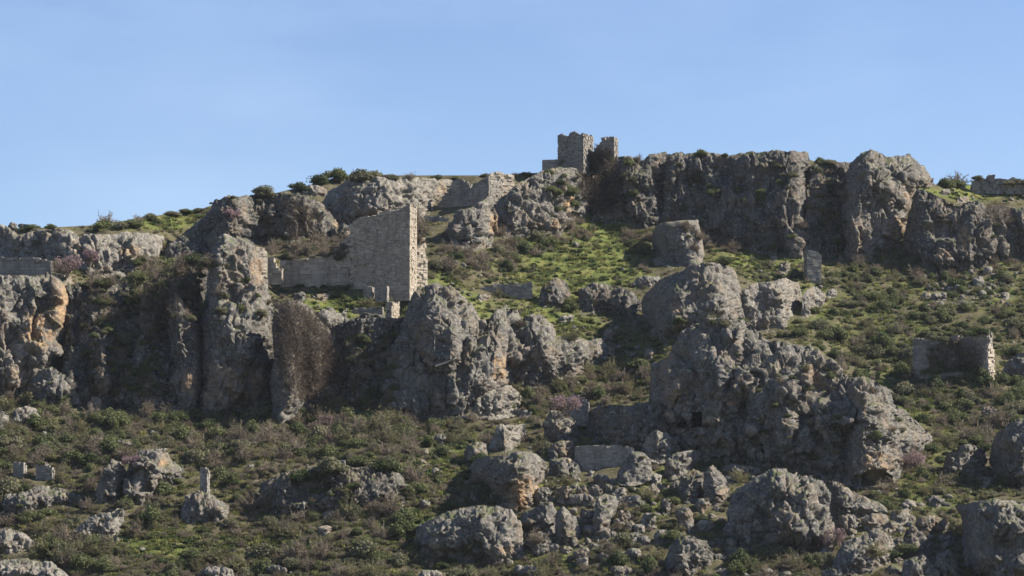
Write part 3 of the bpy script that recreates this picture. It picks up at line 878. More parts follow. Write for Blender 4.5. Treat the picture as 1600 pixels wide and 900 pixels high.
rock('boulder', 'wide boulder by the bottom right scrub, left of the pink bush', 'boulder',
     [(1036, 888), (1045, 856), (1060, 841), (1080, 835), (1105, 845), (1117, 866), (1113, 892), (1070, 896)], bulge=2.4, land='the wide bottom boulder')
rock('rock_outcrop', 'mossy rock slope behind the pink bush at the lower right', 'rock',
     [(1296, 884), (1315, 848), (1345, 836), (1370, 826), (1392, 836), (1406, 852), (1400, 876), (1360, 890), (1320, 896)], bulge=2.4, lean=.6, cell=1.5, land='the rock slope by the pink bush')
rock('boulder', 'pointed boulder in a column of three at the lower right, topmost', 'boulder',
     [(1406, 864), (1411, 840), (1425, 820), (1440, 832), (1456, 852), (1449, 868), (1425, 870)], bulge=1.8)
rock('boulder', 'rounded mossy boulder at the bottom right, below the pointed one', 'boulder',
     [(1402, 912), (1413, 877), (1440, 866), (1462, 886), (1476, 912)], bulge=2.0)
rock('boulder', 'round boulder left of the huge bottom right rock', 'boulder',
     [(1456, 890), (1464, 864), (1480, 858), (1498, 870), (1506, 892), (1492, 906), (1468, 904)], bulge=1.8)
rock('rock_outcrop', 'huge dark angular rock in the bottom right corner', 'rock',
     [(1491, 790), (1515, 785), (1550, 778), (1600, 785), (1650, 800), (1650, 915), (1600, 912), (1560, 912), (1528, 898), (1508, 882), (1500, 850), (1504, 815)],
     bulge=4.6, yaw=.12, rough=.75, lean=.2, round_px=26, land='the huge bottom right rock')
rock('rock_outcrop', 'left half of the split rock with a dark hollow, lower left', 'rock',
     [(146, 776), (158, 742), (175, 717), (190, 722), (197, 735), (195, 762), (190, 780), (175, 778), (158, 780)], bulge=2.2, yaw=.12, lean=.1, land='the split rock')
rock('rock_outcrop', 'right half of the split rock with a dark hollow, lower left', 'rock',
     [(188, 774), (194, 745), (205, 716), (220, 704), (245, 700), (262, 700), (266, 716), (286, 728), (292, 748), (270, 760), (245, 768), (225, 780), (205, 780)],
     bulge=3.0, yaw=.14, ochre=[(257, 722, 6, 7, .8)], lean=.2, holes=[([(200, 740), (215, 728), (232, 735), (238, 768), (205, 772)], 1.6)])
rock('rock_outcrop', 'long low rock ridge at the left edge, in front of small wall stubs', 'rock',
     [(-6, 802), (4, 772), (40, 766), (60, 757), (90, 762), (115, 766), (142, 780), (136, 790), (100, 788), (70, 797), (30, 803)], bulge=2.4, lean=.5, cell=1.5, land='the long low ridge on the left')
rock('rock_outcrop', 'pale tilted rock with a square upper corner, lower left', 'rock',
     [(112, 832), (130, 813), (155, 801), (178, 799), (182, 794), (195, 793), (195, 806), (189, 846), (170, 842), (150, 836), (130, 842)], bulge=2.2, cell=1.3, yaw=.1, mat=M_ROCK_PALE, land='the pale tilted rock')
rock('rock_outcrop', 'craggy mound of rock below the small ruined chimney-like pier', 'rock',
     [(279, 808), (289, 776), (310, 764), (330, 772), (350, 785), (360, 792), (356, 810), (320, 814), (295, 818)], bulge=2.4, cell=1.4, lean=.4, land='the craggy mound')
rock('rock_outcrop', 'rounded pale rock on the left edge above the bottom rock', 'rock',
     [(-40, 862), (-30, 830), (10, 824), (35, 832), (57, 847), (48, 864)], bulge=2.2, lean=.4, cell=1.5, mat=M_ROCK_PALE, land='the pale rock on the left edge')
rock('rock_outcrop', 'flat pale rock in the bottom left corner', 'rock',
     [(-50, 912), (-40, 880), (30, 873), (80, 878), (102, 893), (120, 912)], bulge=2.6, lean=.7, cell=1.4, mat=M_ROCK_PALE, land='the bottom left rock')
rock('rock_outcrop', 'dark scrubby scarp below the short terrace wall, lower left of centre', 'rock',
     [(400, 785), (408, 754), (440, 739), (480, 730), (540, 729), (600, 729), (625, 740), (645, 760), (615, 782), (560, 792), (520, 798), (470, 798), (430, 798)],
     bulge=2.6, lean=.45, cell=1.8, mat=M_ROCK_DARK, holes=[([(455, 748), (500, 742), (520, 760), (500, 785), (455, 785)], 1.8)], land='the dark scrubby scarp')
rock('rock_outcrop', 'low pale shelf of rock at the left edge among scrub, high on the lower slope', 'rock',
     [(-30, 672), (-30, 645), (0, 640), (14, 646), (15, 662), (8, 674)], bulge=1.6, mat=M_ROCK_PALE, cell=1.0)
rock('rock_outcrop', 'crumbled pale rock patch in the scrub beneath the orange cliff', 'rock',
     [(14, 664), (24, 640), (40, 633), (60, 640), (68, 655), (50, 664)], bulge=1.2, mat=M_ROCK_PALE, cell=.8, lean=.6)

for i, (cx, cy, w, h, pale, lab) in enumerate([
    (148, 631, 26, 20, 1, 'boxy pale boulder at the foot of the dark gully'),
    (70, 682, 18, 18, 1, 'small pale boulder in the scrub below the crumbled rock patch'),
    (194, 693, 34, 13, 0, 'low brown flat rock behind the split rock'),
    (878, 703, 42, 34, 0, 'rounded boulder at the left end of the low masonry wall'),
    (865, 714, 16, 20, 0, 'small boulder tucked left of the one at the masonry wall end'),
    (872, 732, 36, 28, 0, 'dark rounded boulder below the left end of the low masonry wall'),
    (898, 731, 28, 28, 0, 'cracked boulder at the foot of the low masonry wall'),
    (885, 721, 15, 14, 1, 'small ochre boulder squeezed among the wall-foot boulders'),
    (934, 667, 34, 18, 0, 'long low boulder in the shade above the low masonry wall'),
    (989, 690, 20, 20, 1, 'knobbly pale boulder left of the large round boulder'),
    (1068, 693, 13, 14, 1, 'small upright stone right of the large round boulder'),
    (1106, 713, 18, 16, 0, 'small dark boulder right of the wedge slab end'),
    (847, 774, 32, 26, 0, 'dark boulder touching the right foot of the mushroom boulder'),
    (881, 771, 36, 26, 1, 'pale split boulder second right of the mushroom boulder foot'),
    (908, 766, 17, 17, 0, 'small rounded boulder right of the pale split boulder'),
    (929, 767, 24, 22, 1, 'pale ball-like boulder on the grass below the masonry wall'),
    (951, 764, 20, 17, 0, 'grey boulder right of the pale ball-like boulder'),
    (968, 773, 24, 24, 1, 'tan flat-sided boulder above the tall field boulder'),
    (907, 781, 42, 18, 1, 'flat pale boulder lying above the leaning rough boulder'),
    (988, 781, 32, 16, 1, 'low pale boulder right of the tall field boulder'),
    (1040, 791, 22, 26, 0, 'upright grey boulder left of the upright tan block'),
    (1070, 808, 32, 32, 0, 'large grey boulder under the dark wedged block'),
    (1012, 812, 26, 20, 0, 'grey boulder in the middle of the lower boulder field'),
    (1050, 838, 30, 22, 0, 'mossy boulder above the wide bottom boulder'),
    (992, 838, 22, 16, 0, 'low boulder in the scrub left of the mossy one'),
    (1020, 768, 24, 18, 1, 'pale boulder below the smooth rock face'),
    (918, 805, 26, 22, 0, 'dark boulder left of the tall field boulder'),
    (975, 808, 24, 20, 0, 'rounded boulder right of the tall field boulder foot'),
    (1118, 705, 30, 12, 1, 'pale flat rock on the ledge above the upright tan block'),
    (1150, 735, 44, 20, 0, 'long grey rock left of the broad low rock mass top'),
    (1167, 735, 26, 16, 1, 'tan block on the ledge below the mottled great rock'),
    (1310, 741, 32, 22, 1, 'pale boulder on the ledge left of the low cave'),
    (1336, 740, 18, 28, 2, 'orange rock stump at the left lip of the low cave'),
    (1407, 807, 34, 26, 1, 'grey boulder by the right tip of the ridge-backed boulder'),
    (1450, 816, 38, 24, 0, 'brown-grey boulder between scrub and the huge corner rock'),
    (1322, 817, 42, 30, 0, 'shaded block under the left end of the ridge-backed boulder'),
    (1367, 815, 42, 28, 1, 'pale block under the right end of the ridge-backed boulder'),
    (1395, 822, 18, 22, 0, 'narrow stone right of the pale block under the ridge'),
    (1372, 770, 14, 9, 1, 'small pale stone in the grass above the ridge-backed boulder'),
    (1382, 752, 14, 9, 1, 'small pale stone in front of the low cave'),
    (1300, 900, 34, 26, 0, 'boulder at the bottom edge below the pink bush'),
    (513, 804, 20, 15, 1, 'pale boulder in the scrub below the dark scarp'),
    (508, 828, 26, 16, 1, 'broken pale stone in the scrub near the bottom, left of centre'),
    (340, 896, 54, 22, 1, 'pale boulder on the bottom edge below the craggy mound'),
    (672, 900, 38, 20, 1, 'pale boulder on the bottom edge left of centre'),
    (825, 893, 42, 22, 1, 'pale boulder on the bottom edge under the triangular boulder'),
    (908, 868, 28, 20, 0, 'grey boulder low in the scrub under the rough leaning boulder'),
    (430, 890, 36, 16, 0, 'grey flat boulder on the bottom edge, left of centre'),
    (970, 892, 36, 18, 0, 'grey boulder on the bottom edge right of centre'),
    (1225, 418, 22, 18, 1, 'pale boulder on the slope left of the lone ruined pier'),
    (1210, 405, 16, 10, 1, 'small pale stone above and left of the lone ruined pier'),
    (1352, 400, 30, 14, 0, 'dark low boulder at the foot of the tallest buttress'),
    (1028, 408, 18, 12, 1, 'bright stone at the lower left corner of the big square boulder'),
    (952, 522, 22, 15, 1, 'pale boulder alone on the green slope right of the lumpy rock'),
    (953, 548, 16, 12, 1, 'small pale boulder right of the tip of the lumpy rock'),
    (1015, 553, 20, 16, 0, 'grey boulder on the slope left of the great rock'),
    (885, 497, 24, 14, 1, 'pale boulder on the grass above the lumpy rock'),
    (755, 465, 22, 12, 1, 'pale low stone on the grass right of the humped rock top'),
    (900, 382, 9, 9, 1, 'tiny white stone on the bright grass below the keep'),
    (1545, 643, 24, 18, 1, 'pale boulder on the right-hand slope above the edge rock'),
    (1516, 742, 16, 10, 1, 'bright stone at the foot of the rounded rock near the right edge'),
    (1543, 752, 16, 16, 1, 'bright upright stone between the two right-edge rocks'),
    (400, 456, 22, 20, 0, 'boulder at the top of the cleft beside the cream wall'),
    (468, 463, 22, 14, 1, 'pale stone at the left end of the grassy terrace'),
    (503, 464, 26, 13, 0, 'flat grey block on the grassy terrace'),
    (1420, 244, 11, 7, 0, 'small block on top of the tallest buttress'),
    (1503, 289, 14, 11, 1, 'square block on the grassy shelf at the right of the crest'),
    (1478, 300, 18, 10, 1, 'pale stone on the lip of the grassy shelf'),
    (1505, 312, 26, 10, 1, 'pale rubble block at the edge of the grassy shelf'),
    (20, 354, 16, 13, 0, 'dark boulder on the skyline at the far left'),
    (38, 354, 20, 10, 0, 'low grey boulder on the plateau rim at the far left'),
    (1467, 463, 26, 14, 1, 'large pale stone at the left of the rubble fan on the right'),
    (1528, 438, 18, 16, 1, 'bright angular stone at the top of the rubble fan on the right'),
    (1570, 462, 14, 14, 1, 'pale stone at the right side of the rubble fan'),
    (815, 645, 34, 14, 1, 'flat pale stone behind the mushroom boulder group'),
    (1300, 459, 18, 14, 1, 'pale stone right of the narrow pale rock'),
    (112, 616, 10, 16, 1, 'thin upright pale stone below the left gully'),
]):
    rr = random.Random(i * 13 + 5)
    ph = rr.uniform(0, 6.28)
    n = 11
    poly = []
    for k in range(n):
        a = 2 * math.pi * k / n + rr.uniform(-.15, .15)
        ra = 1 + 0.10 * math.sin(2 * a + ph) + rr.uniform(-.12, .10)
        ca, sa = math.cos(a), math.sin(a)
        sq = (abs(ca) ** 3 + abs(sa) ** 3) ** (-1 / 3)
        poly.append((cx + w / 2 * ca * ra * sq * .96, cy + h / 2 * sa * ra * sq * .96))
    rock('boulder', lab, 'boulder', poly, lean=.15, amp=.8, step=1.3, yaw=rr.uniform(-.1, .2), push=0.25 * h * 0.08,
         mat=(M_ROCK, M_ROCK_PALE, M_ROCK_PALE)[pale], ochre=[(cx, cy, w * .6, h * .6, 1.0 if pale == 2 else rr.choice([0, 0, .3]))], group='separate boulders on the hillside')

# ------------------------------------------------------------------ wording for small things
ORD = {'just left of': 0}


def where(px, py):
    best = None
    for name, x, y, w, h in LAND:
        ddx = max(0, abs(px - x) - w)
        ddy = max(0, abs(py - y) - h)
        d = math.hypot(ddx, ddy * 1.3)
        if best is None or d < best[0]:
            best = (d, name, px - x, py - y, w, h)
    d, name, dx, dy, w, h = best
    if d < 1:
        return 'on ' + name if dy > -h * .7 else 'on top of ' + name
    far = '' if d > 26 else 'close '
    ver = 'below' if dy > h else ('above' if dy < -h else '')
    hor = 'left of' if dx < -w else ('right of' if dx > w else '')
    if ver and hor:
        return f'{far}{ver} and {hor} {name}'
    return f'{far}{ver or hor or "beside"} {name}'


def area(px, py):
    if py < 345:
        return 'on the crest'
    if py < 450:
        return 'on the upper slope'
    if py < 600:
        return 'on the middle slope'
    return 'on the lower left slope' if px < 700 else ('on the lower right slope' if px > 1130 else 'in the lower boulder field')


rb = random.Random(99)
tumbled = []
for (x0, x1, y0, y1, n, lo, hi) in [(848, 1130, 742, 884, 64, 12, 34), (1290, 1490, 792, 905, 30, 14, 36), (650, 740, 690, 800, 9, 12, 26), (1130, 1330, 722, 760, 10, 12, 26), (1060, 1300, 852, 905, 12, 14, 30), (820, 1000, 690, 745, 8, 10, 18), (1440, 1590, 425, 485, 16, 8, 20), (880, 1010, 540, 640, 8, 9, 18), (560, 660, 760, 800, 6, 10, 20)]:
    tries = 0
    while n and tries < 900:
        tries += 1
        x, y = rb.uniform(x0, x1), rb.uniform(y0, y1)
        w = lo + (hi - lo) * rb.random() ** 1.6
        if on_rock(x, y) or any(math.hypot(x - a, (y - c) * 1.4) < (w + d) * .36 for a, c, d in tumbled):
            continue
        n -= 1
        tumbled.append((x, y, w))
tumbled.sort(key=lambda t: t[1])
for (x, y, w) in tumbled:
    h = w * rb.uniform(.6, .95)
    m = rb.randrange(6, 9)
    ph = rb.uniform(0, 6.28)
    poly = []
    for k in range(m):
        a = 2 * math.pi * (k + rb.uniform(-.28, .28)) / m + ph
        r = rb.uniform(.82, 1.08)
        poly.append((x + w / 2 * math.cos(a) * r, y - h * .3 + h / 2 * math.sin(a) * r))
    pale = rb.random() < .45
    lab = ('pale' if pale else 'grey') + (' big' if w > 24 else ' small' if w < 15 else '') + ' tumbled boulder ' + where(x, y)
    rock('boulder', lab, 'boulder', poly, lean=.1, amp=.7, step=1.3, yaw=rb.uniform(-.15, .25), mat=M_ROCK_PALE if pale else M_ROCK, round_px=max(4, w * .26), rough=.75,
         ochre=[(x, y, w * .5, h * .4, rb.choice([0, 0, 0, .5]))], group='tumbled boulders ' + area(x, y))

# ------------------------------------------------------------------ ruined masonry
BOXF = np.array([[0, 3, 2, 1], [4, 5, 6, 7], [0, 1, 5, 4], [1, 2, 6, 5], [2, 3, 7, 6], [3, 0, 4, 7]])


class Blocks:
    def __init__(self):
        self.v, self.f, self.t, self.n = [], [], [], 0

    def add(self, c, sx, sy, sz, rng, tone, jit=0.03):
        b = np.array([[-1, -1, -1], [1, -1, -1], [1, 1, -1], [-1, 1, -1], [-1, -1, 1], [1, -1, 1], [1, 1, 1], [-1, 1, 1]], float) * 0.5 * np.array([sx, sy, sz])
        b = b + rng.uniform(-jit, jit, (8, 3)) * np.array([1, 1, 1])
        self.v.append(b + np.array(c))
        self.f.append(BOXF + self.n)
        self.t.append(np.full(8, tone))
        self.n += 8

    def arrays(self):
        return np.concatenate(self.v), np.concatenate(self.f), np.concatenate(self.t)


def ruin(name, label, cat, pxl, pxr, py, prof, thick, yaw_deg, mat, course=0.34, blen=0.75, miss=0.03, holes=(), land=None, Y=None, sink=0.8, big_from=None, rough=0.05):
    """a ruined wall or tower: front face from pixel pxl to pxr on the ground line py.
    prof: [(fraction along, top pixel y)]; a solid core wrapped in coursed stones, largest stones as single parts."""
    rng = np.random.default_rng(int(abs(pxl) * 3 + py * 7))
    Yc = Y if Y is not None else float(depth((pxl + pxr) / 2, py))
    m = mpp(Yc)
    yaw = R(yaw_deg)
    Wd = (pxr - pxl) * m / math.cos(yaw)
    base = pos((pxl + pxr) / 2, py, Yc)
    root = empty(name, [float(v) for v in base], yaw)
    pf = np.array([a for a, _ in prof])
    ph = np.array([(py - b) * m for _, b in prof])
    hmax = ph.max()

    def top(x):
        f = np.clip(x / Wd + 0.5, 0, 1)
        return np.interp(f, pf, ph)

    # core, set back behind the stones
    ins = min(0.22, thick * 0.2)
    n = max(6, int(Wd / 0.5))
    xs = np.linspace(-Wd / 2 + ins, Wd / 2 - ins, n)
    tz = top(xs) - 0.25 + rng.uniform(-.12, .12, n)
    V, Fc = [], []
    for i in range(n):
        for (yy, zz) in ((ins, -sink), (thick - ins, -sink), (thick - ins, max(tz[i], 0.1)), (ins, max(tz[i], 0.1))):
            V.append((xs[i], yy, zz))
    for i in range(n - 1):
        a, b = i * 4, i * 4 + 4
        for k in range(4):
            k2 = (k + 1) % 4
            Fc.append((a + k, b + k, b + k2, a + k2))
    Fc.append((0, 1, 2, 3))
    e = (n - 1) * 4
    Fc.append((e + 3, e + 2, e + 1, e))
    link_mesh('wall_core', V, Fc, mat, root, False, {'tone': np.full(len(V), 0.3)})
    bl = Blocks()
    singles = []
    z = -sink
    row = 0
    dep = min(0.45, thick / 2)
    while z < hmax + 0.05:
        ch = course * rng.uniform(0.82, 1.2)
        if big_from is not None and z < big_from:
            ch *= 1.7
        bigrow = big_from is not None and z < big_from
        # front and back faces, then the two ends
        for side in range(4):
            L = Wd if side < 2 else thick - 2 * dep * 0.9
            if L <= 0.25:
                continue
            s = -L / 2 - rng.uniform(0, blen * .5) * 0
            while s < L / 2 - 0.05:
                bw = blen * rng.uniform(0.55, 1.4) * (1.7 if bigrow else 1)
                bw = min(bw, L / 2 - s)
                if L / 2 - (s + bw) < 0.2:
                    bw = L / 2 - s
                c = s + bw / 2
                s += bw
                xw = c if side < 2 else (Wd / 2 - dep / 2 if side == 2 else -Wd / 2 + dep / 2)
                t = top(xw) + rng.uniform(-.14, .12) * min(1, hmax / 3)
                if z + ch * .6 > t:
                    continue
                if rng.random() < miss and z > 0.8:
                    continue
                skip = False
                for (hx, hz, hw, hh) in holes:
                    if side == 0 and abs(c / Wd + .5 - hx) < hw and abs((z + ch / 2) / hmax - hz) < hh:
                        skip = True
                if skip:
                    continue
                proud = rng.uniform(-rough, rough)
                g = 0.016
                tone = rng.random()
                if side == 0:
                    C, S = (c, dep / 2 - proud, z + ch / 2), (bw - g, dep, ch - g)
                elif side == 1:
                    C, S = (c, thick - dep / 2 + proud, z + ch / 2), (bw - g, dep, ch - g)
                elif side == 2:
                    C, S = (Wd / 2 - dep / 2 + proud, thick / 2 + c, z + ch / 2), (dep, bw - g, ch - g)
                else:
                    C, S = (-Wd / 2 + dep / 2 - proud, thick / 2 + c, z + ch / 2), (dep, bw - g, ch - g)
                if bigrow and side in (0, 2) and z > -0.2 and len(singles) < 120 and max(S) / m > 10:
                    singles.append((C, S, tone))
                else:
                    bl.add(C, *S, rng, tone)
        z += ch
        row += 1
    # loose cap stones on the broken top and rubble filling
    for k in range(int(Wd * (thick + 2) * 1.6) + 3):
        x = rng.uniform(-Wd / 2 + .2, Wd / 2 - .2)
        y = rng.uniform(0.12, max(0.25, thick - .2)) if k % 2 else rng.uniform(.1, .4)
        s = rng.uniform(.18, .5)
        bl.add((x, y, top(x) - 0.22), s * 1.4, s, s, rng, rng.random(), .09)
    v, f, t = bl.arrays()
    o = link_mesh('masonry', v, f, mat, root, False, {'tone': t})
    o['kind'] = 'stuff'
    for (C, S, tone) in singles:
        b1 = Blocks()
        b1.add((0, 0, 0), *S, rng, tone, .04)
        v, f, t = b1.arrays()
        so = link_mesh('stone', v, f, mat, root, False, {'tone': t})
        so.location = C
    tag(root, label, cat)
    # remember where it stands
    gx, gy = np.meshgrid(np.linspace(-.5, .5, max(4, int((pxr - pxl) / 1.5))), np.linspace(0, 1, max(4, int(hmax / m / 1.5))))
    okm = gy * hmax < np.interp(gx + .5, pf, ph)
    zput(pxl + (gx[okm] + .5) * (pxr - pxl), py - gy[okm] * hmax / m, Yc + gx[okm] * Wd * math.sin(yaw))
    if land:
        LAND.append((land, (pxl + pxr) / 2, py - hmax / m / 2, (pxr - pxl) / 2, hmax / m / 2))
    return root


ruin('tower_wall', 'tall square tower wall of a ruin, dressed stone, sunlit right edge, left of centre', 'ruin', 545, 641, 462,
     [(0, 368), (.02, 351), (.06, 342), (.15, 337), (.4, 334), (.5, 332), (.51, 330), (.7, 327), (.72, 329), (.88, 324), (.96, 319), (1, 320)], 3.0, -17, M_ASHLAR, course=.27, blen=.55, miss=.012,
     holes=[(.52, .80, .05, .025), (.60, .82, .03, .04), (.14, .22, .10, .07), (.08, .40, .06, .03), (.05, .55, .05, .02), (.35, .88, .03, .02), (.80, .60, .02, .015), (.4, .45, .02, .015), (.7, .35, .015, .012), (.64, .76, .02, .02), (.70, .84, .02, .02), (.46, .72, .02, .02), (.30, .66, .02, .02), (.52, .56, .015, .015), (.88, .80, .015, .015), (.2, .30, .09, .05)], big_from=1.6, land='the square tower wall', Y=392.5, rough=.06)
ruin('curtain_wall', 'long low shaded ruined wall running left from the square tower wall', 'ruin', 436, 548, 452,
     [(0, 422), (.05, 406), (.12, 403), (.3, 404), (.5, 401), (.68, 400), (.7, 396), (.8, 393), (.82, 386), (.9, 383), (.92, 374), (.97, 371), (1, 360)], 1.6, -13, M_ASHLAR, course=.36, blen=.8, miss=.05, holes=[(.34, .42, .02, .05)], big_from=2.2, land='the low curtain wall', Y=395.0, rough=.08)
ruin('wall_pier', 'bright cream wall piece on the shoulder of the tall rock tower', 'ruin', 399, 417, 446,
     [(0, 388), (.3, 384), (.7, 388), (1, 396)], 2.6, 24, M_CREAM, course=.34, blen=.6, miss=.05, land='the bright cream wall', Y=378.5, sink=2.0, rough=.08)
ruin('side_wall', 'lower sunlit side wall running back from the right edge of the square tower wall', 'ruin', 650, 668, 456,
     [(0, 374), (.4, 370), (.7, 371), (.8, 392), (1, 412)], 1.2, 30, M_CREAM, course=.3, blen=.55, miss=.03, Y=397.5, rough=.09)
ruin('wall_stub', 'stepped shaded wall stub between the cream wall and the curtain wall', 'ruin', 418, 440, 436,
     [(0, 400), (.3, 402), (.5, 412), (.8, 420), (1, 430)], 1.0, -8, M_ASHLAR, land=None, Y=393.0, rough=.06)
ruin('wall_stub', 'left of two low wall stubs standing before the square tower wall', 'ruin', 567, 582, 459, [(0, 450), (.5, 446), (1, 448)], 0.9, -16, M_RUBBLE, course=.3, blen=.5, Y=390.2, rough=.08)
ruin('wall_stub', 'right of two low wall stubs standing before the square tower wall', 'ruin', 586, 605, 463, [(0, 453), (.5, 448), (1, 447)], 0.9, -16, M_RUBBLE, course=.3, blen=.5, Y=389.6, rough=.08)
ruin('wall_pier', 'narrow sunlit masonry pier hanging below the terrace edge, above the dark cleft', 'ruin', 602, 612, 514, [(0, 476), (.5, 472), (1, 470)], 2.0, -30, M_ASHLAR, course=.32, blen=.5, Y=378.5, land='the sunlit pier', rough=.07)
ruin('retaining_wall', 'shaded retaining wall under the grassy terrace, left of the sunlit pier', 'ruin', 545, 598, 514, [(0, 488), (.2, 482), (.6, 480), (1, 478)], 1.0, -4, M_RUBBLE, course=.34, blen=.7, Y=386.5)
ruin('keep_tower', 'main block of the broken keep on the summit, slit windows, ragged top', 'ruin', 871, 912, 264,
     [(0, 218), (.03, 209), (.15, 206), (.22, 209), (.35, 213), (.45, 207), (.6, 204), (.72, 208), (.85, 212), (.92, 206), (1, 208)], 5.0, -20, M_RUBBLE, course=.27, blen=.5, miss=.03,
     holes=[(.34, .66, .02, .05), (.43, .67, .02, .05), (.51, .68, .02, .05)], land='the broken keep', Y=447.0, rough=.13)
ruin('keep_fragment', 'slim standing fragment of the broken keep on the summit, right of the gap', 'ruin', 937, 960, 262,
     [(0, 240), (.1, 222), (.3, 212), (.5, 216), (.7, 214), (1, 212)], 1.7, -24, M_RUBBLE, course=.34, blen=.6, miss=.05, land='the keep fragment', Y=448.0, rough=.09)
ruin('keep_breach', 'low broken wall filling the gap between the two parts of the keep', 'ruin', 908, 942, 264, [(0, 220), (.12, 231), (.35, 238), (.6, 236), (.8, 226), (1, 216)], 1.6, -18, M_RUBBLE, course=.34, blen=.6, miss=.05, Y=449.0, rough=.1)
ruin('low_wall', 'low wall end left of the broken keep on the skyline', 'ruin', 847, 872, 268, [(0, 251), (.5, 250), (.9, 249), (1, 252)], 1.2, -6, M_RUBBLE, course=.34, blen=.6, Y=446.5, land=None)
ruin('ruined_wall', 'two-faced upper ruined wall on the crest between sunlit rocks and keep, shaded side', 'ruin', 733, 764, 330,
     [(0, 292), (.3, 286), (.6, 281), (.9, 277), (1, 278)], 3.4, -38, M_RUBBLE, course=.36, blen=.8, Y=433.0, land='the upper ruined wall', rough=.06)
ruin('ruined_wall', 'sloping shaded wall face on the crest, left piece of the upper ruin', 'ruin', 674, 735, 338,
     [(0, 336), (.2, 318), (.45, 295), (.58, 281), (.8, 281), (1, 290)], 1.4, -14, M_RUBBLE, course=.36, blen=.8, Y=435.0, rough=.06)
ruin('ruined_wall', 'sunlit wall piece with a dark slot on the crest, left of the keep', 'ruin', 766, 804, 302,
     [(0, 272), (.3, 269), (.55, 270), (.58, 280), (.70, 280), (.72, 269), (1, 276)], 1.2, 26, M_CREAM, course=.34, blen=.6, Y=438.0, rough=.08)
ruin('ruined_wall', 'level shaded wall on top of the orange cliff at the left edge', 'ruin', -20, 80, 436, [(0, 399), (.3, 401), (.45, 402), (.8, 403), (1, 408)], 1.4, -4, M_RUBBLE, course=.4, blen=.8, Y=380.0, land='the wall on the orange cliff', rough=.07)
ruin('ruined_pier', 'lone ruined pier on the right slope, in front of the crest notch', 'ruin', 1261, 1284, 434, [(0, 390), (.3, 391), (.7, 392), (.85, 396), (1, 404)], 2.0, 8, M_RUBBLE, course=.4, blen=.8, miss=.04, Y=425.0, land='the lone ruined pier', rough=.09)
ruin('ruined_wall', 'overgrown ruined wall with a bright end on the right-hand slope', 'ruin', 1430, 1542, 582,
     [(0, 530), (.06, 525), (.2, 527), (.28, 524), (.42, 530), (.55, 526), (.7, 527), (.84, 525), (.86, 518), (1, 518)], 2.0, -24, M_RUBBLE, course=.36, blen=.8, miss=.07, Y=388.0, land='the overgrown wall', rough=.13)
ruin('wall_pier', 'sunlit squared right end of the overgrown wall, in paler masonry', 'ruin', 1543, 1555, 584, [(0, 541), (.3, 538), (.7, 541), (1, 546)], 1.2, 42, M_CREAM, course=.34, blen=.6, miss=.04, Y=386.2, rough=.1)  # lit end of the same wall, its sunlight put into a paler, turned block
ruin('masonry_wall', 'low coursed masonry wall among the boulders, lower centre right', 'ruin', 898, 990, 748, [(0, 698), (.1, 696), (.5, 697), (.9, 698), (1, 702)], 1.2, -3, M_RUBBLE, course=.3, blen=.55, miss=.015, Y=345.0, land='the low masonry wall', rough=.05)
ruin('terrace_wall', 'short terrace wall on top of the dark scrubby scarp, left of centre', 'ruin', 496, 538, 734, [(0, 719), (.5, 718), (1, 720)], 1.0, -6, M_RUBBLE, course=.24, blen=.45, Y=342.5, land='the short terrace wall')
ruin('ruined_pier', 'small chimney-like pier standing on the craggy mound, lower left', 'ruin', 312, 324, 768, [(0, 733), (.6, 732), (1, 736)], 1.0, -12, M_RUBBLE, course=.36, blen=.5, holes=[(.5, .8, .3, .07)], Y=337.0, land='the chimney-like pier', rough=.08)
ruin('wall_stub', 'left of two pale wall stubs by the left edge, above the long low ridge', 'ruin', 19, 37, 752, [(0, 730), (.2, 722), (.8, 722), (1, 728)], 1.0, -14, M_RUBBLE, course=.34, blen=.6, Y=344.0, land='the pale wall stubs', rough=.09)
ruin('wall_stub', 'right of two pale wall stubs by the left edge, above the long low ridge', 'ruin', 55, 82, 752, [(0, 724), (.5, 722), (.7, 728), (1, 736)], 1.0, -10, M_RUBBLE, course=.34, blen=.6, Y=344.0, rough=.09)
ruin('wall_stub', 'grey masonry stub behind the pink tree, right of the mushroom boulder', 'ruin', 886, 920, 656, [(0, 622), (.3, 618), (.6, 619), (1, 632)], 1.2, -6, M_RUBBLE, course=.32, blen=.6, Y=364.0, land='the masonry stub by the pink tree')
ruin('low_wall', 'broken dry stone wall along the skyline at the right end of the crest', 'ruin', 1518, 1650, 296, [(0, 290), (.04, 281), (.1, 279), (.17, 281), (.2, 272), (.27, 273), (.29, 283), (.36, 278), (.44, 282), (.5, 277), (.6, 282), (1, 276)], 1.2, 2, M_RUBBLE, course=.5, blen=.6, miss=.16, Y=463.0, land='the skyline dry wall', rough=.26)
ruin('terrace_wall', 'long low terrace wall across the green slope right of the humped rock', 'ruin', 735, 832, 458, [(0, 456), (.15, 450), (.3, 447), (.42, 443), (.5, 445), (.7, 441), (.8, 444), (1, 440)], .9, 2, M_RUBBLE, course=.3, blen=.6, miss=.06, Y=403.0, land='the long terrace wall', rough=.09)
ruin('terrace_wall', 'little terrace wall high on the slope right of the tower wall', 'ruin', 664, 702, 348, [(0, 338), (.5, 337), (1, 340)], .9, 3, M_RUBBLE, course=.3, blen=.6, Y=428.0)

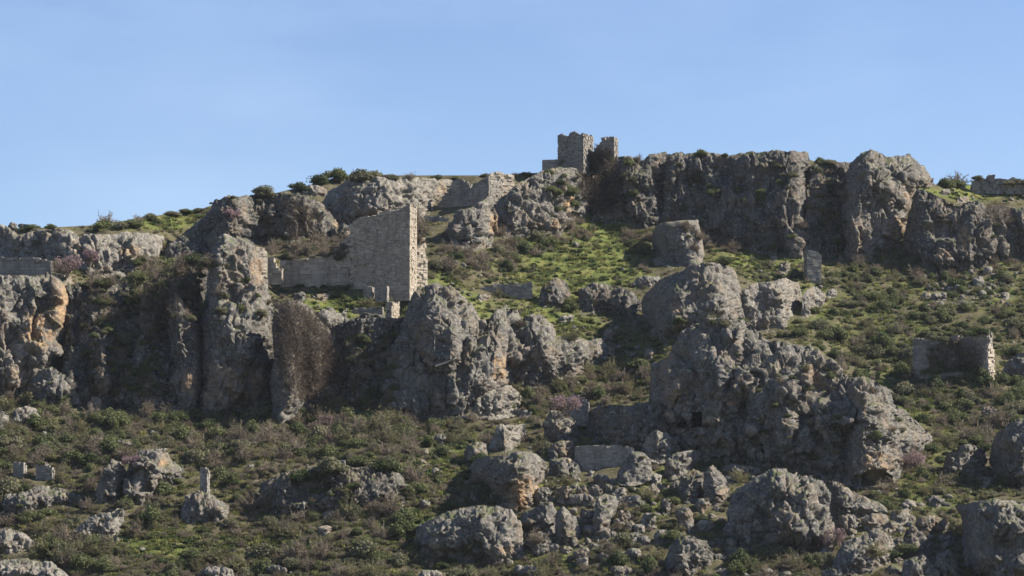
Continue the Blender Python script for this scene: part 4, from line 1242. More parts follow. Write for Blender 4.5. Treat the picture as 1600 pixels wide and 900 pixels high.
# ------------------------------------------------------------------ plants: shapes
def cards(C, N, size, rng, aspect=1.0):
    """leaf sprays as quads facing roughly along N"""
    n = len(C)
    a = rng.normal(size=(n, 3))
    t = np.cross(N, a)
    t /= np.linalg.norm(t, axis=1, keepdims=True) + 1e-9
    b = np.cross(N, t)
    s = np.asarray(size)[:, None]
    t = t * s * aspect
    b = b * s
    V = np.stack([C - t * .5 - b * .5, C + t * .5 - b * .35, C + t * .4 + b * .5, C - t * .4 + b * .45], 1).reshape(-1, 3)
    Fq = np.arange(4 * n).reshape(-1, 4)
    return V, Fq


def strips(P0, P1, w0, w1, rng):
    """thin twig blades from P0 to P1"""
    d = P1 - P0
    a = rng.normal(size=P0.shape)
    s = np.cross(d, a)
    s /= np.linalg.norm(s, axis=1, keepdims=True) + 1e-9
    w0 = np.asarray(w0).reshape(-1, 1)
    w1 = np.asarray(w1).reshape(-1, 1)
    V = np.stack([P0 - s * w0, P0 + s * w0, P1 + s * w1, P1 - s * w1], 1).reshape(-1, 3)
    return V, np.arange(len(V)).reshape(-1, 4)


def merge(parts):
    V, Fs, n = [], [], 0
    for v, f in parts:
        V.append(v)
        Fs.append(f + n)
        n += len(v)
    return np.concatenate(V), np.concatenate(Fs)


def foliage_shape(seed, n=520, leaf=0.11, flat=0.75, lobes=7):
    """leafy shrub, unit width 1 (metres scale later), standing on z=0"""
    rng = np.random.default_rng(seed)
    L = []
    for k in range(lobes):
        a = rng.uniform(0, 6.28)
        r = rng.uniform(.04, .34)
        L.append((r * math.cos(a), r * math.sin(a), rng.uniform(.04, .44) * flat * (1 - r), rng.uniform(.10, .24)))
    L = np.array(L)
    k = rng.integers(0, lobes, n)
    u = rng.normal(size=(n, 3))
    u /= np.linalg.norm(u, axis=1, keepdims=True)
    u[:, 2] = np.abs(u[:, 2]) * rng.choice([1, 1, 1, 1, -.4], n)
    rad = L[k, 3] * rng.uniform(.62, 1.34, n)
    C = L[k, :3] + u * rad[:, None] * np.array([1, 1, .9])
    C[:, 2] = np.maximum(C[:, 2], 0.01)
    N = u + rng.normal(size=(n, 3)) * .8
    N /= np.linalg.norm(N, axis=1, keepdims=True)
    V1, F1 = cards(C, N, rng.uniform(.6, 1.3, n) * leaf, rng)
    # darker inner boughs so the crown has a body
    m = n // 9
    k = rng.integers(0, lobes, m)
    u2 = rng.normal(size=(m, 3))
    u2 /= np.linalg.norm(u2, axis=1, keepdims=True)
    C2 = L[k, :3] + u2 * L[k, 3:4] * .55
    C2[:, 2] = np.maximum(C2[:, 2], 0.02)
    V2, F2 = cards(C2, u2, np.full(m, leaf * 2.6), rng)
    return merge([(V1, F1), (V2, F2)])


def twig_shape(seed, stems=26, up=1.0, spread=.5, w=.013):
    rng = np.random.default_rng(seed)
    parts = []
    for s in range(stems):
        a = rng.uniform(0, 6.28)
        el = rng.uniform(.45, 1.45)
        d = np.array([math.cos(a) * math.cos(el), math.sin(a) * math.cos(el), math.sin(el)])
        p0 = np.array([rng.normal() * .08, rng.normal() * .08, 0])
        L = rng.uniform(.45, 1.0) * (.5 + .5 * up * math.sin(el))
        mid = p0 + d * L * .5 * .62 + rng.normal(size=3) * .03
        tip = p0 + d * L * .62 + rng.normal(size=3) * .05
        A, B = [p0, mid], [mid, tip]
        w0, w1 = [w * 1.3, w * .9], [w * .9, w * .5]
        for k in range(8):
            f = rng.uniform(.25, 1)
            q = p0 + (tip - p0) * f
            dd = d * .6 + rng.normal(size=3) * .55
            dd[2] = abs(dd[2]) * .8
            q2 = q + dd / (np.linalg.norm(dd) + 1e-6) * rng.uniform(.08, .24)
            A.append(q)
            B.append(q2)
            w0.append(w * .8)
            w1.append(w * .35)
            for j in range(2):
                q3 = q + (q2 - q) * rng.uniform(.3, 1)
                d3 = dd * .5 + rng.normal(size=3) * .5
                A.append(q3)
                B.append(q3 + d3 / (np.linalg.norm(d3) + 1e-6) * rng.uniform(.05, .13))
                w0.append(w * .6)
                w1.append(w * .3)
        A, B = np.array(A), np.array(B)
        A[:, 2] = np.maximum(A[:, 2], 0)
        B[:, 2] = np.maximum(B[:, 2], 0)
        parts.append(strips(A, B, np.array(w0), np.array(w1), rng))
    return merge(parts)


def mesh_only(name, V, Fq, mat):
    o = link_mesh(name, V, Fq, mat, None, False)
    me = o.data
    COL.objects.unlink(o)
    bpy.data.objects.remove(o)
    return me


GREEN_ME = [mesh_only('shrub', *foliage_shape(100 + i, 2200, .044, (.65, .8, .55, .7, .9, .6)[i], 9 + 2 * (i % 3)), M_GREEN if i < 4 else M_OLIVE) for i in range(6)]
BARE_ME = [mesh_only('bare_shrub', *twig_shape(200 + i, 26, 1.0), M_TWIG if i < 4 else M_WISP) for i in range(7)]
GRASS_ME = []
for i in range(3):
    rng = np.random.default_rng(300 + i)
    n = 26
    a = rng.uniform(0, 6.28, n)
    P0 = np.stack([rng.normal(size=n) * .28, rng.normal(size=n) * .28, np.zeros(n)], -1)
    P1 = P0 + np.stack([np.cos(a) * .22, np.sin(a) * .22, rng.uniform(.25, .6, n)], -1)
    GRASS_ME.append(mesh_only('grass', *strips(P0, P1, np.full(n, .075), np.full(n, .02), rng), M_GRASS))
HERB_ME = [mesh_only('herb', *foliage_shape(350 + i, 120, .19, .5, 5), M_HERB) for i in range(3)]


def stone_mesh(seed):
    import bmesh
    bm = bmesh.new()
    bmesh.ops.create_icosphere(bm, subdivisions=3, radius=.5)
    co = np.array([v.co for v in bm.verts])
    rng = np.random.default_rng(seed)
    # chop with a few planes for facets, then pit
    for k in range(7):
        nrm = rng.normal(size=3)
        nrm /= np.linalg.norm(nrm)
        dist = rng.uniform(.26, .42)
        over = np.clip(co @ nrm - dist, 0, None)
        co -= over[:, None] * nrm * .85
    h = fbm(co * 4 + seed, 4, seed, .6)
    co *= (1 + .16 * h)[:, None]
    for v, c in zip(bm.verts, co):
        v.co = c
    me = bpy.data.meshes.new('stone')
    bm.to_mesh(me)
    bm.free()
    a = me.attributes.new('ochre', 'FLOAT', 'POINT')
    me.materials.append(M_ROCK_PALE if seed % 3 else M_ROCK)
    for p in me.polygons:
        p.use_smooth = seed % 2 == 0
    return me


STONE_ME = [stone_mesh(400 + i) for i in range(7)]

# ------------------------------------------------------------------ where plants grow
shrubs = {'green': [], 'bare': []}


def sow(kind, x, y, w, hgt=1.0, force=False):
    if not force and on_rock(x, y):
        return
    if not on_rock(x, y):
        y = max(y, float(ridge(x)) + 1.5)
    shrubs[kind].append((x, y, w, hgt))


rs = random.Random(21)
# (polygon box, count, mean width px, share of bare, width spread)
ZONES = [
    ((-30, 1630, 640, 912), 1150, 26, .54, .35),
    ((0, 640, 640, 720), 330, 24, .6, .3),
    ((1180, 1630, 430, 620), 430, 22, .28, .35),
    ((1400, 1630, 590, 760), 190, 24, .2, .3),
    ((690, 960, 350, 425), 230, 22, .8, .3),
    ((960, 1350, 340, 400), 260, 20, .85, .3),
    ((420, 570, 352, 400), 120, 20, .8, .3),
    ((790, 1030, 575, 645), 220, 22, .65, .3),
    ((1320, 1600, 400, 440), 70, 20, .55, .3),
    ((640, 1010, 400, 600), 130, 13, .25, .4),
    ((0, 320, 400, 640), 150, 24, .5, .3),
    ((1180, 1420, 395, 470), 80, 15, .35, .4),
    ((440, 640, 440, 500), 26, 12, .35, .4),
    ((660, 760, 390, 460), 40, 18, .4, .4),
    ((-20, 130, 590, 660), 70, 22, .6, .3),
    ((560, 700, 560, 660), 30, 20, .6, .3),
]
CLEAR = [(372, 428, 634, 664), (544, 592, 640, 662), (200, 300, 842, 868), (640, 690, 815, 850), (650, 800, 476, 512), (840, 1000, 395, 432), (930, 975, 335, 385)]
for (x0, x1, y0, y1), n, wd, bare, sp in ZONES:
    for k in range(int(n * 1.45)):
        x, y = rs.uniform(x0, x1), rs.uniform(y0, y1)
        if any(a < x < b and c < y < d for a, b, c, d in CLEAR):
            continue
        if (840 < x < 1130 and 740 < y < 880 or 1290 < x < 1490 and 790 < y < 905) and rs.random() < .45:
            continue
        lu = float(lush_at(x, y))
        if rs.random() < lu * .95:
            continue
        patch = float(vnoise(np.array([x / 70, y / 30, 3.3]), 77))
        b = rs.random() < bare + .35 * patch
        sc = .75 + .25 * (y - 250) / 600
        sow('bare' if b else 'green', x, y, wd * 1.02 * sc * (rs.uniform(.55, 1.0) if rs.random() < .6 else rs.uniform(1.0, 1.9)), rs.uniform(.6, 1.15))
# bushes one can point to
for (x, y, w, h, kind) in [
    (413, 302, 40, .65, 'green'), (468, 294, 36, .6, 'green'), (500, 281, 40, .7, 'green'), (528, 279, 46, .7, 'green'), (560, 278, 50, .75, 'green'), (590, 277, 46, .7, 'green'), (612, 276, 34, .6, 'green'),
    (640, 275, 26, .55, 'bare'), (683, 275, 24, .5, 'green'), (712, 276, 20, .5, 'green'), (757, 270, 16, .6, 'green'), (820, 270, 22, .5, 'green'), (805, 272, 18, .5, 'bare'),
    (48, 353, 30, .6, 'green'), (80, 355, 24, .6, 'green'), (158, 358, 40, .7, 'green'), (185, 358, 34, .7, 'green'), (205, 355, 38, .6, 'green'), (232, 344, 34, .6, 'green'), (245, 350, 24, .7, 'green'), (268, 336, 30, .5, 'green'), (290, 333, 28, .5, 'green'), (312, 330, 24, .5, 'green'),
    (165, 348, 34, .9, 'bare'), (215, 346, 26, .7, 'bare'), (1096, 242, 26, .7, 'green'), (1132, 244, 16, .6, 'green'), (1172, 240, 20, .5, 'green'), (1296, 256, 26, .6, 'green'),
    (1475, 290, 34, .7, 'green'), (1497, 289, 40, .65, 'bare'), (1490, 291, 34, .6, 'green'), (1528, 280, 22, .5, 'green'), (1575, 276, 28, .5, 'green'), (1600, 275, 30, .5, 'green'),
    (860, 268, 18, .8, 'green'), (115, 725, 40, .9, 'green'), (145, 725, 44, .9, 'green'), (890, 484, 34, .9, 'green'), (1000, 395, 34, .9, 'green'), (985, 385, 26, 1., 'green'), (1132, 412, 30, .7, 'green'),
    (890, 532, 44, .6, 'bare'), (810, 510, 26, .8, 'bare'), (345, 750, 40, .9, 'green'), (1530, 522, 40, .6, 'green'), (1500, 520, 30, .6, 'green'), (1470, 525, 34, .5, 'green'),
    (520, 735, 60, .7, 'green'), (470, 750, 50, .8, 'green'), (600, 735, 50, .8, 'green'), (640, 745, 44, .9, 'green'), (690, 712, 40, .8, 'green'), (1490, 660, 46, .8, 'green'),
    (270, 425, 60, .9, 'green'), (300, 412, 40, .8, 'green'), (240, 440, 50, .9, 'bare'), (215, 470, 50, .9, 'bare'), (265, 470, 50, 1., 'bare'), (300, 395, 50, .6, 'bare'), (190, 535, 44, .9, 'green'), (225, 580, 40, .7, 'green'),
    (650, 345, 30, 1., 'bare'), (660, 365, 34, 1., 'bare'), (655, 380, 26, 1.1, 'bare'), (680, 420, 34, .9, 'green'), (575, 478, 40, .6, 'bare'), (593, 476, 36, .6, 'bare'),
    (1350, 345, 40, .5, 'green'), (1370, 330, 30, .6, 'green'), (1300, 300, 40, .5, 'green'), (1310, 345, 40, .8, 'green'), (1290, 380, 50, .7, 'bare'), (1245, 350, 40, .6, 'bare'),
    (1365, 868, 56, .7, 'bare'), (1420, 862, 36, .8, 'green'), (840, 848, 40, .8, 'bare'), (730, 862, 34, .8, 'bare'),
]:
    sow(kind, x, y + (3.5 if y < 310 and x < 900 else 0), w, h, True)
for k in range(12):
    sow('green' if k % 2 else 'bare', rs.uniform(1045, 1185), rs.uniform(500, 512), rs.uniform(12, 24), rs.uniform(.6, .9), True)
# growth along the foot and the broken top of the curtain wall
for k in range(22):
    sow('green' if rs.random() < .6 else 'bare', rs.uniform(438, 548), rs.uniform(449, 457), rs.uniform(10, 20), rs.uniform(.5, .8), True)
for k in range(12):
    sow('bare' if rs.random() < .6 else 'green', rs.uniform(450, 552), rs.uniform(396, 408), rs.uniform(12, 26), rs.uniform(.6, .9), True)
for k in range(14):
    sow('green' if rs.random() < .5 else 'bare', rs.uniform(1428, 1542), rs.uniform(578, 590), rs.uniform(16, 30), rs.uniform(.6, .9), True)
for k in range(8):
    sow('green', rs.uniform(1440, 1530), rs.uniform(524, 532), rs.uniform(14, 24), rs.uniform(.6, .9), True)
# brush along the lip of the left gully
for k in range(26):
    f = rs.random()
    sow('bare' if rs.random() < .7 else 'green', 125 + 205 * f + rs.uniform(-6, 6), 450 - 42 * f + rs.uniform(-4, 10), rs.uniform(22, 40), rs.uniform(.6, .95), True)
# dark thicket that fills the shaded gullies
for (gx0, gx1, gy0, gy1, n, bare) in [(130, 255, 445, 620, 110, .45), (205, 322, 405, 520, 90, .6), (545, 620, 525, 645, 60, .5), (940, 1000, 250, 335, 18, .4), (1262, 1330, 270, 385, 24, .4), (1040, 1260, 345, 395, 40, .85),
                                      (455, 560, 745, 790, 20, .5), (1060, 1300, 255, 330, 22, .3), (1330, 1420, 560, 690, 14, .3), (1180, 1320, 560, 720, 40, .35), (330, 420, 440, 520, 12, .4), (1440, 1530, 535, 580, 20, .7), (845, 900, 275, 330, 18, .35), (440, 545, 372, 402, 20, .7)]:
    for k in range(n):
        sow('bare' if rs.random() < bare else 'green', rs.uniform(gx0, gx1), rs.uniform(gy0, gy1), rs.uniform(12, 26), rs.uniform(.6, 1.0), True)
# herbs and bushes rooted on rocky ledges
for k in range(1500):
    x, y = rs.uniform(0, 1600), rs.uniform(250, 900)
    if on_rock(x, y) and not on_rock(x, y - 7) or (on_rock(x, y) and rs.random() < .10):
        sow('green' if rs.random() < .6 else 'bare', x, y, rs.uniform(7, 15), rs.uniform(.5, .8), True)

NAMES = {
    'green': ('green_shrub', GREEN_ME, 'shrub', 'leafy shrub', 'leafy green shrubs'),
    'bare': ('bare_shrub', BARE_ME, 'bush', 'leafless grey-brown bush', 'leafless bushes'),
}


def instancer(name, protos, pts, rots, scls, idx, kind='stuff'):
    """one 'stuff' object: points that carry small instances"""
    coll = bpy.data.collections.new(name + '_shapes')
    for i, me in enumerate(protos):
        p = bpy.data.objects.new(f'{name}_shape', me)
        coll.objects.link(p)
    me = bpy.data.meshes.new(name)
    me.vertices.add(len(pts))
    me.vertices.foreach_set('co', np.asarray(pts, np.float32).ravel())
    a = me.attributes.new('rot', 'FLOAT_VECTOR', 'POINT')
    a.data.foreach_set('vector', np.asarray(rots, np.float32).ravel())
    a = me.attributes.new('scl', 'FLOAT_VECTOR', 'POINT')
    a.data.foreach_set('vector', np.asarray(scls, np.float32).ravel())
    a = me.attributes.new('pick', 'INT', 'POINT')
    a.data.foreach_set('value', np.asarray(idx, np.int32))
    o = bpy.data.objects.new(name, me)
    COL.objects.link(o)
    g = bpy.data.node_groups.new(name, 'GeometryNodeTree')
    g.interface.new_socket('Geometry', in_out='INPUT', socket_type='NodeSocketGeometry')
    g.interface.new_socket('Geometry', in_out='OUTPUT', socket_type='NodeSocketGeometry')
    gi, go = g.nodes.new('NodeGroupInput'), g.nodes.new('NodeGroupOutput')
    ci = g.nodes.new('GeometryNodeCollectionInfo')
    ci.inputs['Collection'].default_value = coll
    ci.inputs['Separate Children'].default_value = True
    ci.inputs['Reset Children'].default_value = True
    ip = g.nodes.new('GeometryNodeInstanceOnPoints')
    ip.inputs['Pick Instance'].default_value = True

    def named(n, t):
        x = g.nodes.new('GeometryNodeInputNamedAttribute')
        x.data_type = t
        x.inputs['Name'].default_value = n
        return [s for s in x.outputs if s.enabled and s.name == 'Attribute'][0]
    e2r = g.nodes.new('FunctionNodeEulerToRotation')
    g.links.new(named('rot', 'FLOAT_VECTOR'), e2r.inputs[0])
    g.links.new(gi.outputs[0], ip.inputs['Points'])
    g.links.new(ci.outputs[0], ip.inputs['Instance'])
    g.links.new(named('pick', 'INT'), ip.inputs['Instance Index'])
    g.links.new(e2r.outputs[0], ip.inputs['Rotation'])
    g.links.new(named('scl', 'FLOAT_VECTOR'), ip.inputs['Scale'])
    g.links.new(ip.outputs[0], go.inputs[0])
    md = o.modifiers.new('scatter', 'NODES')
    md.node_group = g
    o['kind'] = kind
    return o


for kind, lst in shrubs.items():
    name, protos, cat, noun, grp = NAMES[kind]
    lst.sort(key=lambda s: -s[2])
    seen = [s for s in lst if -15 < s[0] < 1615 and s[1] < 912]
    single, rest = seen[:290], seen[290:] + [s for s in lst if not (-15 < s[0] < 1615 and s[1] < 912)]
    for (x, y, w, h) in single:
        Y = surface(x, y)
        p = pos(x, y, Y)
        k = rs.randrange(4 if kind == 'bare' and y < 430 else len(protos))
        o = bpy.data.objects.new(name, protos[k])
        COL.objects.link(o)
        s = w * mpp(Y)
        o.location = (float(p[0]), float(p[1]), float(p[2]) - .05 * s)
        o.rotation_euler = (0, 0, rs.uniform(0, 6.28))
        sz = s * rs.uniform(.9, 1.15)
        o.scale = (s * 1.15, s * 1.15, sz * h * 1.25)
        size = 'large' if w > 34 else ('wide low' if h < .7 else ('rounded' if w > 28 else 'small'))
        hue = 'olive' if (kind == 'green' and k >= 4) else ('dark' if kind == 'green' else '')
        lab = ' '.join(t for t in (size, hue, noun, where(x, y)) if t)
        tag(o, ' '.join(lab.split()[:16]), cat, f'{grp} {area(x, y)}')
    pts, rots, scls, idx = [], [], [], []
    for (x, y, w, h) in rest:
        Y = surface(x, y)
        p = pos(x, y, Y)
        s = w * mpp(Y)
        pts.append(p - np.array([0, 0, .05 * s]))
        rots.append((0, 0, rs.uniform(0, 6.28)))
        scls.append((s * 1.15, s * 1.15, s * h * 1.25))
        idx.append(rs.randrange(4 if kind == 'bare' and y < 430 else len(protos)))
    o = instancer('scrub' if kind == 'green' else 'bare_scrub', protos, pts, rots, scls, idx)
    tag(o, 'low evergreen scrub filling the gaps between the larger shrubs' if kind == 'green' else 'low leafless brown scrub filling the gaps between the larger bushes', 'scrub')
    print(kind, len(single), len(rest))

# knee-high undergrowth between the shrubs
pts, rots, scls, idx = [], [], [], []
for k in range(17000):
    x, y = rs.uniform(-10, 1610), rs.uniform(340, 912)
    if y < 600 and rs.random() < .45 or y < ridge(x) + 2 or on_rock(x, y) or any(a < x < b and c < y < d for a, b, c, d in CLEAR):
        continue
    if rs.random() < float(lush_at(x, y)) * .8:
        continue
    Y = float(depth(x, y))
    s = rs.uniform(5, 12) * (1.35 if y > 640 else 1.0) * mpp(Y)
    pts.append(pos(x, y, Y))
    rots.append((0, 0, rs.uniform(0, 6.28)))
    scls.append((s * 1.3, s * 1.3, s * rs.uniform(.6, 1.2)))
    idx.append(rs.randrange(len(BARE_ME) + 2))
tag(instancer('undergrowth', BARE_ME + GREEN_ME[4:6], pts, rots, scls, idx), 'knee-high dry undergrowth between the shrubs of the slope', 'undergrowth')

# grass and broad-leaved herbs on the open turf
pts, rots, scls, idx = [], [], [], []
pts2, rots2, scls2, idx2 = [], [], [], []
N = 42000
gx, gy = RNG.uniform(-20, 1620, N), RNG.uniform(300, 912, N)
gl = lush_at(gx, gy)
gd = depth(gx, gy)
for k in range(N):
    x, y = gx[k], gy[k]
    if y < ridge(x) + 1 or on_rock(x, y) or RNG.random() > gl[k] * 1.25 + .12:
        continue
    p = pos(x, y, gd[k])
    s = RNG.uniform(.5, 1.0)
    pts.append(p)
    rots.append((0, 0, RNG.uniform(0, 6.28)))
    scls.append((s, s, s * RNG.uniform(.5, 1.0)))
    idx.append(RNG.integers(0, 3))
    if RNG.random() < .42 and gl[k] > .25:
        s = RNG.uniform(.35, 1.2)
        pts2.append(pos(x + 3, y + 1, depth(x + 3, y + 1)))
        rots2.append((0, 0, RNG.uniform(0, 6.28)))
        scls2.append((s, s, s * .8))
        idx2.append(RNG.integers(0, 3))
tag(instancer('grass', GRASS_ME, pts, rots, scls, idx), 'fresh spring grass in tufts over the open parts of the slope', 'grass')
tag(instancer('herbs', HERB_ME, pts2, rots2, scls2, idx2), 'clumps of broad-leaved herbs dotting the green slope', 'herbs')
print('grass', len(pts), 'herbs', len(pts2))

# loose stones: the larger ones singly, the finest rubble as one
ST = []
for (x0, x1, y0, y1, n, a, b) in [(1445, 1585, 428, 482, 60, 5, 14), (850, 1135, 745, 880, 95, 6, 17), (880, 1050, 530, 640, 30, 4, 11), (640, 1010, 400, 540, 45, 3, 8), (1180, 1420, 400, 480, 40, 4, 9),
                              (80, 420, 632, 680, 60, 3, 9), (1470, 1600, 285, 320, 40, 3, 9), (-10, 640, 690, 900, 26, 5, 12), (1150, 1600, 760, 900, 40, 6, 15), (700, 860, 690, 800, 16, 6, 13), (660, 760, 400, 470, 22, 4, 9),
                              (440, 620, 445, 490, 24, 3, 8), (1300, 1600, 560, 700, 18, 4, 9), (1220, 1350, 690, 760, 16, 5, 12), (560, 700, 620, 660, 12, 4, 9)]:
    for k in range(n):
        x, y = rs.uniform(x0, x1), rs.uniform(y0, y1)
        if on_rock(x, y):
            continue
        ST.append((x, y, a + (b - a) * rs.random() ** 2))
ST.sort(key=lambda s: -s[2])
for (x, y, w) in ST[:240]:
    Y = float(depth(x, y))
    p = pos(x, y, Y)
    s = w * mpp(Y)
    o = bpy.data.objects.new('loose_stone', rs.choice(STONE_ME))
    COL.objects.link(o)
    o.location = (float(p[0]), float(p[1]), float(p[2]) + .18 * s)
    o.rotation_euler = (rs.uniform(-.5, .5), rs.uniform(-.5, .5), rs.uniform(0, 6.28))
    o.scale = (s * rs.uniform(.9, 1.3), s * rs.uniform(.8, 1.2), s * rs.uniform(.6, 1.0))
    lab = ('chunky' if w > 10 else 'little') + ' loose limestone ' + ('boulder ' if w > 11 else 'stone ') + where(x, y)
    tag(o, ' '.join(lab.split()[:16]), 'stone', 'loose stones ' + area(x, y))
P_, R_, S_, I_ = [], [], [], []
for (x, y, w) in ST[240:] + [(rs.uniform(0, 1600), rs.uniform(400, 905), rs.uniform(2, 5)) for _ in range(1300)] + [(rs.uniform(90, 420), rs.uniform(634, 668), rs.uniform(2, 5)) for _ in range(300)] + [(rs.uniform(1450, 1580), rs.uniform(430, 480), rs.uniform(2, 5)) for _ in range(250)]:
    if on_rock(x, y):
        continue
    Y = float(depth(x, y))
    s = w * mpp(Y)
    P_.append(pos(x, y, Y) + np.array([0, 0, .15 * s]))
    R_.append((rs.uniform(-.5, .5), rs.uniform(-.5, .5), rs.uniform(0, 6.28)))
    S_.append((s * 1.2, s, s * .8))
    I_.append(rs.randrange(len(STONE_ME)))
tag(instancer('rubble', STONE_ME, P_, R_, S_, I_), 'small pale rubble strewn over the slope', 'rubble')


# dry vines: twigs that follow the face of the rock they hang on
def vine(label, poly, n, length, name='dry_vine', mat=None, off=.25, w=.022, seed=1):
    rng = np.random.default_rng(seed)
    pl = np.array(poly, float)
    lo, hi = pl.min(0), pl.max(0)
    P = np.stack([rng.uniform(lo[0], hi[0], n * 3), rng.uniform(lo[1], hi[1], n * 3)], -1)
    d, _ = edge_info(P, pl)
    P = P[d > 0][:n]
    A, B = [], []
    for (x, y) in P:
        Y0 = surface(x, y)
        p = pos(x, y, Y0 - off * rng.uniform(.2, 1.6))
        ang = rng.normal(1.57, .5)
        for s in range(4):
            L = length * rng.uniform(.15, .35)
            ang += rng.normal(0, .45)
            q = p + np.array([math.cos(ang) * L, rng.normal(-.02, .10), math.sin(ang) * L * (1 if rng.random() < .7 else -1)])
            A.append(p)
            B.append(q)
            p = q
    A, B = np.array(A), np.array(B)
    V, Fq = strips(A, B, np.full(len(A), w), np.full(len(A), w * .5), rng)
    o = link_mesh(name, V, Fq, mat or M_VINE, None, False)
    recentre(o)
    tag(o, label, 'vine')


vine('brown mat of leafless vines draped down the rounded rock below the terrace', [(432, 520), (440, 485), (460, 476), (485, 490), (500, 505), (518, 540), (538, 558), (536, 582), (510, 604), (470, 626), (445, 600), (432, 560)], 6500, 1.6, seed=3, w=.026)
vine('dark purple-brown thicket of bare climbers hanging down the left gully', [(225, 440), (250, 425), (300, 405), (322, 420), (310, 462), (270, 505), (240, 520), (225, 490)], 1100, 1.9, seed=12, off=.5)
vine('dark red-brown leafless climber choking the gap of the broken keep', [(903, 300), (906, 276), (916, 256), (928, 240), (942, 236), (954, 246), (962, 266), (972, 285), (965, 310), (952, 332), (930, 330), (912, 315)], 2400, 1.7, seed=4, off=.5, w=.04)
vine('dry brown creeper over the overgrown ruined wall on the right', [(1470, 535), (1535, 540), (1535, 578), (1470, 580)], 700, 1.2, seed=5, off=.35)
vine('leafless creeper hanging over the crest cliff at the right end', [(1540, 322), (1575, 320), (1585, 350), (1545, 350)], 500, 1.3, seed=6, off=.35)
vine('grey-brown creeper down the dark cliff behind the tower wall', [(440, 310), (490, 312), (505, 345), (500, 372), (450, 372)], 700, 1.3, seed=8, off=.3)


# pink flowering Judas trees: trunk, bare limbs, blossom
def pink_tree(x, y, w, h, label, seed):
    Y = surface(x, y)
    p = pos(x, y, Y)
    s = w * mpp(Y)
    hz = h * mpp(Y)
    rng = np.random.default_rng(seed)
    root = empty('blossom_tree', [float(v) for v in p])
    A, B, w0, w1, tips = [], [], [], [], []
    for k in range(9):
        a = rng.uniform(0, 6.28)
        q0 = np.array([rng.normal() * .1, rng.normal() * .1, -.2])
        q1 = q0 + np.array([math.cos(a) * s * .18, math.sin(a) * s * .18, hz * .42])
        A.append(q0), B.append(q1), w0.append(.09), w1.append(.06)
        for j in range(6):
            q2 = q1 + np.array([math.cos(a + rng.normal()) * s * rng.uniform(.1, .34), math.sin(a + rng.normal()) * s * rng.uniform(.1, .34), hz * rng.uniform(.1, .55)])
            A.append(q1), B.append(q2), w0.append(.05), w1.append(.02)
            for m in range(5):
                q3 = q2 + rng.normal(size=3) * s * .10
                A.append(q2), B.append(q3), w0.append(.025), w1.append(.012)
                tips.append(q2 + (q3 - q2) * rng.random())
                tips.append(q3)
    V, Fq = strips(np.array(A), np.array(B), np.array(w0), np.array(w1), rng)
    link_mesh('branches', V, Fq, M_TWIG, root, False)
    T = np.array(tips)
    T = np.concatenate([T, T + rng.normal(size=T.shape) * .12])
    N = rng.normal(size=T.shape)
    N /= np.linalg.norm(N, axis=1, keepdims=True)
    V, Fq = cards(T, N, rng.uniform(.08, .17, len(T)), rng)
    link_mesh('blossom', V, Fq, M_BLOSSOM, root, False)
    tag(root, label, 'tree')


pink_tree(102, 436, 44, 36, 'dull pink flowering tree beside the wall on the orange cliff', 1)
pink_tree(886, 652, 44, 34, 'bright pink flowering tree on the tall rock, right of the mushroom boulder', 2)
pink_tree(1298, 866, 40, 40, 'bright pink flowering bush at the lower right below the broad rock', 3)
pink_tree(508, 668, 40, 18, 'low pink flowering bush in the scrub below the vine-hung rock', 4)
pink_tree(204, 728, 26, 16, 'pink flowering bush nestled in the top of the split rock', 5)
pink_tree(1424, 735, 44, 28, 'pale pink leafless tree right of the low cave', 6)
pink_tree(140, 415, 22, 26, 'small mauve flowering tree against the low cliff band', 7)
pink_tree(365, 340, 24, 14, 'small pale pink bush on the dark cliff behind the tower wall', 8)

# a white-barked dead trunk lying on the dark humped rock, and the yellow broom
def fallen_log(pts, label):
    """thin bleached trunk: a tapered tube through the given points"""
    P = np.array(pts)
    V, Fq = [], []
    for i, p in enumerate(P):
        r = .16 * (1 - .5 * i / (len(P) - 1))
        for k in range(7):
            a = 2 * math.pi * k / 7
            V.append(p + np.array([0, math.cos(a) * r, math.sin(a) * r * (1 + .1 * ((k + i) % 2))]))
    for i in range(len(P) - 1):
        for k in range(7):
            Fq.append((i * 7 + k, i * 7 + (k + 1) % 7, i * 7 + 7 + (k + 1) % 7, i * 7 + 7 + k))
    o = link_mesh('fallen_log', V, Fq, M_CREAM, None, True, {'tone': np.full(len(V), .95)})
    recentre(o)
    tag(o, label, 'log')


lp = [(680, 572), (690, 569), (698, 566), (706, 562), (713, 559)]
fallen_log([pos(x, y, surface(x, y) - .25) for x, y in lp], 'bleached curved trunk lying across the face of the humped rock')


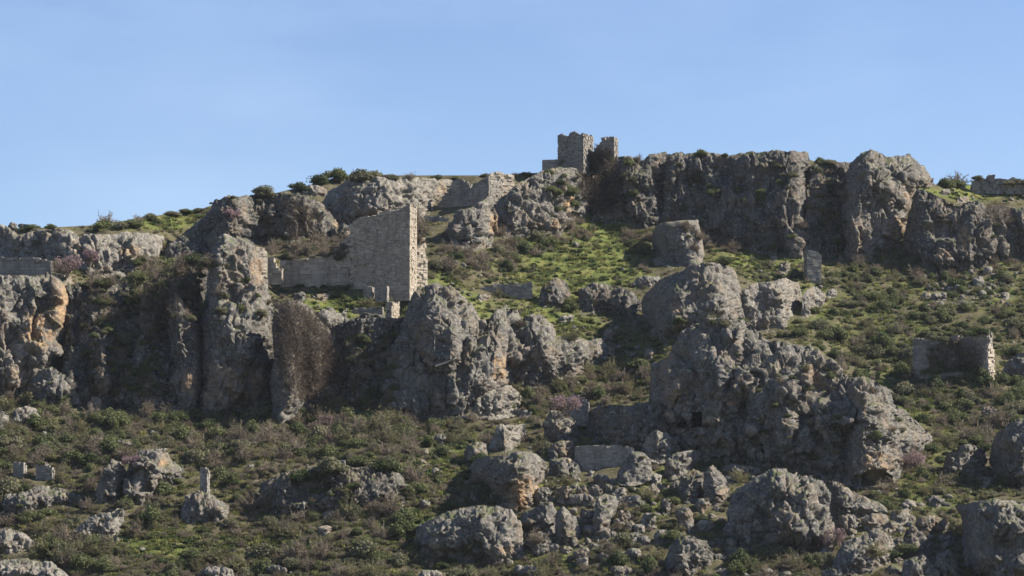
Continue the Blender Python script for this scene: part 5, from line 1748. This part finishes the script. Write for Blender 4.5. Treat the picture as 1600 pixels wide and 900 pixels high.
# things that would read alike: tell them apart by their order from the left
ORDINAL = 'first second third fourth fifth sixth seventh eighth ninth tenth eleventh twelfth thirteenth fourteenth fifteenth sixteenth seventeenth eighteenth nineteenth twentieth twenty-first twenty-second twenty-third twenty-fourth twenty-fifth twenty-sixth twenty-seventh twenty-eighth twenty-ninth thirtieth'.split()
seen_labels = {}
for o in scene.objects:
    if o.parent is None and 'label' in o and 'category' in o and o.get('kind') != 'stuff':
        if o.name.startswith(('green_shrub', 'bare_shrub', 'loose_stone')):
            t = o['label']
            for a, b in (('leafless grey-brown bush', 'bare bush'), ('loose limestone ', 'loose '), ('close ', ''), ('leafy shrub', 'shrub')):
                if len(t.split()) > 12:
                    t = t.replace(a, b)
            o['label'] = ' '.join(t.split()[:12])
        seen_labels.setdefault(o['label'], []).append(o)
for lab, lst in seen_labels.items():
    if len(lst) > 1:
        lst.sort(key=lambda o: o.location.x / max(1.0, o.location.y))
        for i, o in enumerate(lst):
            if i < len(ORDINAL):
                t = f'{lab}, {ORDINAL[i]} from the left'
                for a, b in (('leafless grey-brown bush', 'bare bush'), ('loose limestone ', 'loose '), (' from the left', ' from left'), ('leafy shrub', 'shrub'), ('close ', ''), ('wide low', 'low'), ('rounded ', ''), ('large ', ''), ('small ', ''), ('olive ', ''), ('dark shrub', 'shrub'), ('little ', '')):
                    if len(t.split()) > 16:
                        t = t.replace(a, b)
                o['label'] = t


# thin spring haze over the valley and the hill
def build_haze():
    x0, x1, y0, y1, z0, z1 = -1500, 1500, -640, 2200, -62, 122
    V = [(x, y, z) for z in (z0, z1) for (x, y) in ((x0, y0), (x1, y0), (x1, y1), (x0, y1))]
    m = bpy.data.materials.new('haze')
    m.use_nodes = True
    t = m.node_tree
    t.nodes.clear()
    out = t.nodes.new('ShaderNodeOutputMaterial')
    vol = t.nodes.new('ShaderNodeVolumePrincipled')
    vol.inputs['Color'].default_value = (0.80, 0.88, 1.0, 1)
    vol.inputs['Density'].default_value = 0.00004
    vol.inputs['Anisotropy'].default_value = 0.2
    t.links.new(vol.outputs[0], out.inputs['Volume'])
    o = link_mesh('haze', V, BOXF, m, None, False)
    o['kind'] = 'stuff'
    tag(o, 'thin pale blue haze in the air over the valley and hill', 'haze')


build_haze()
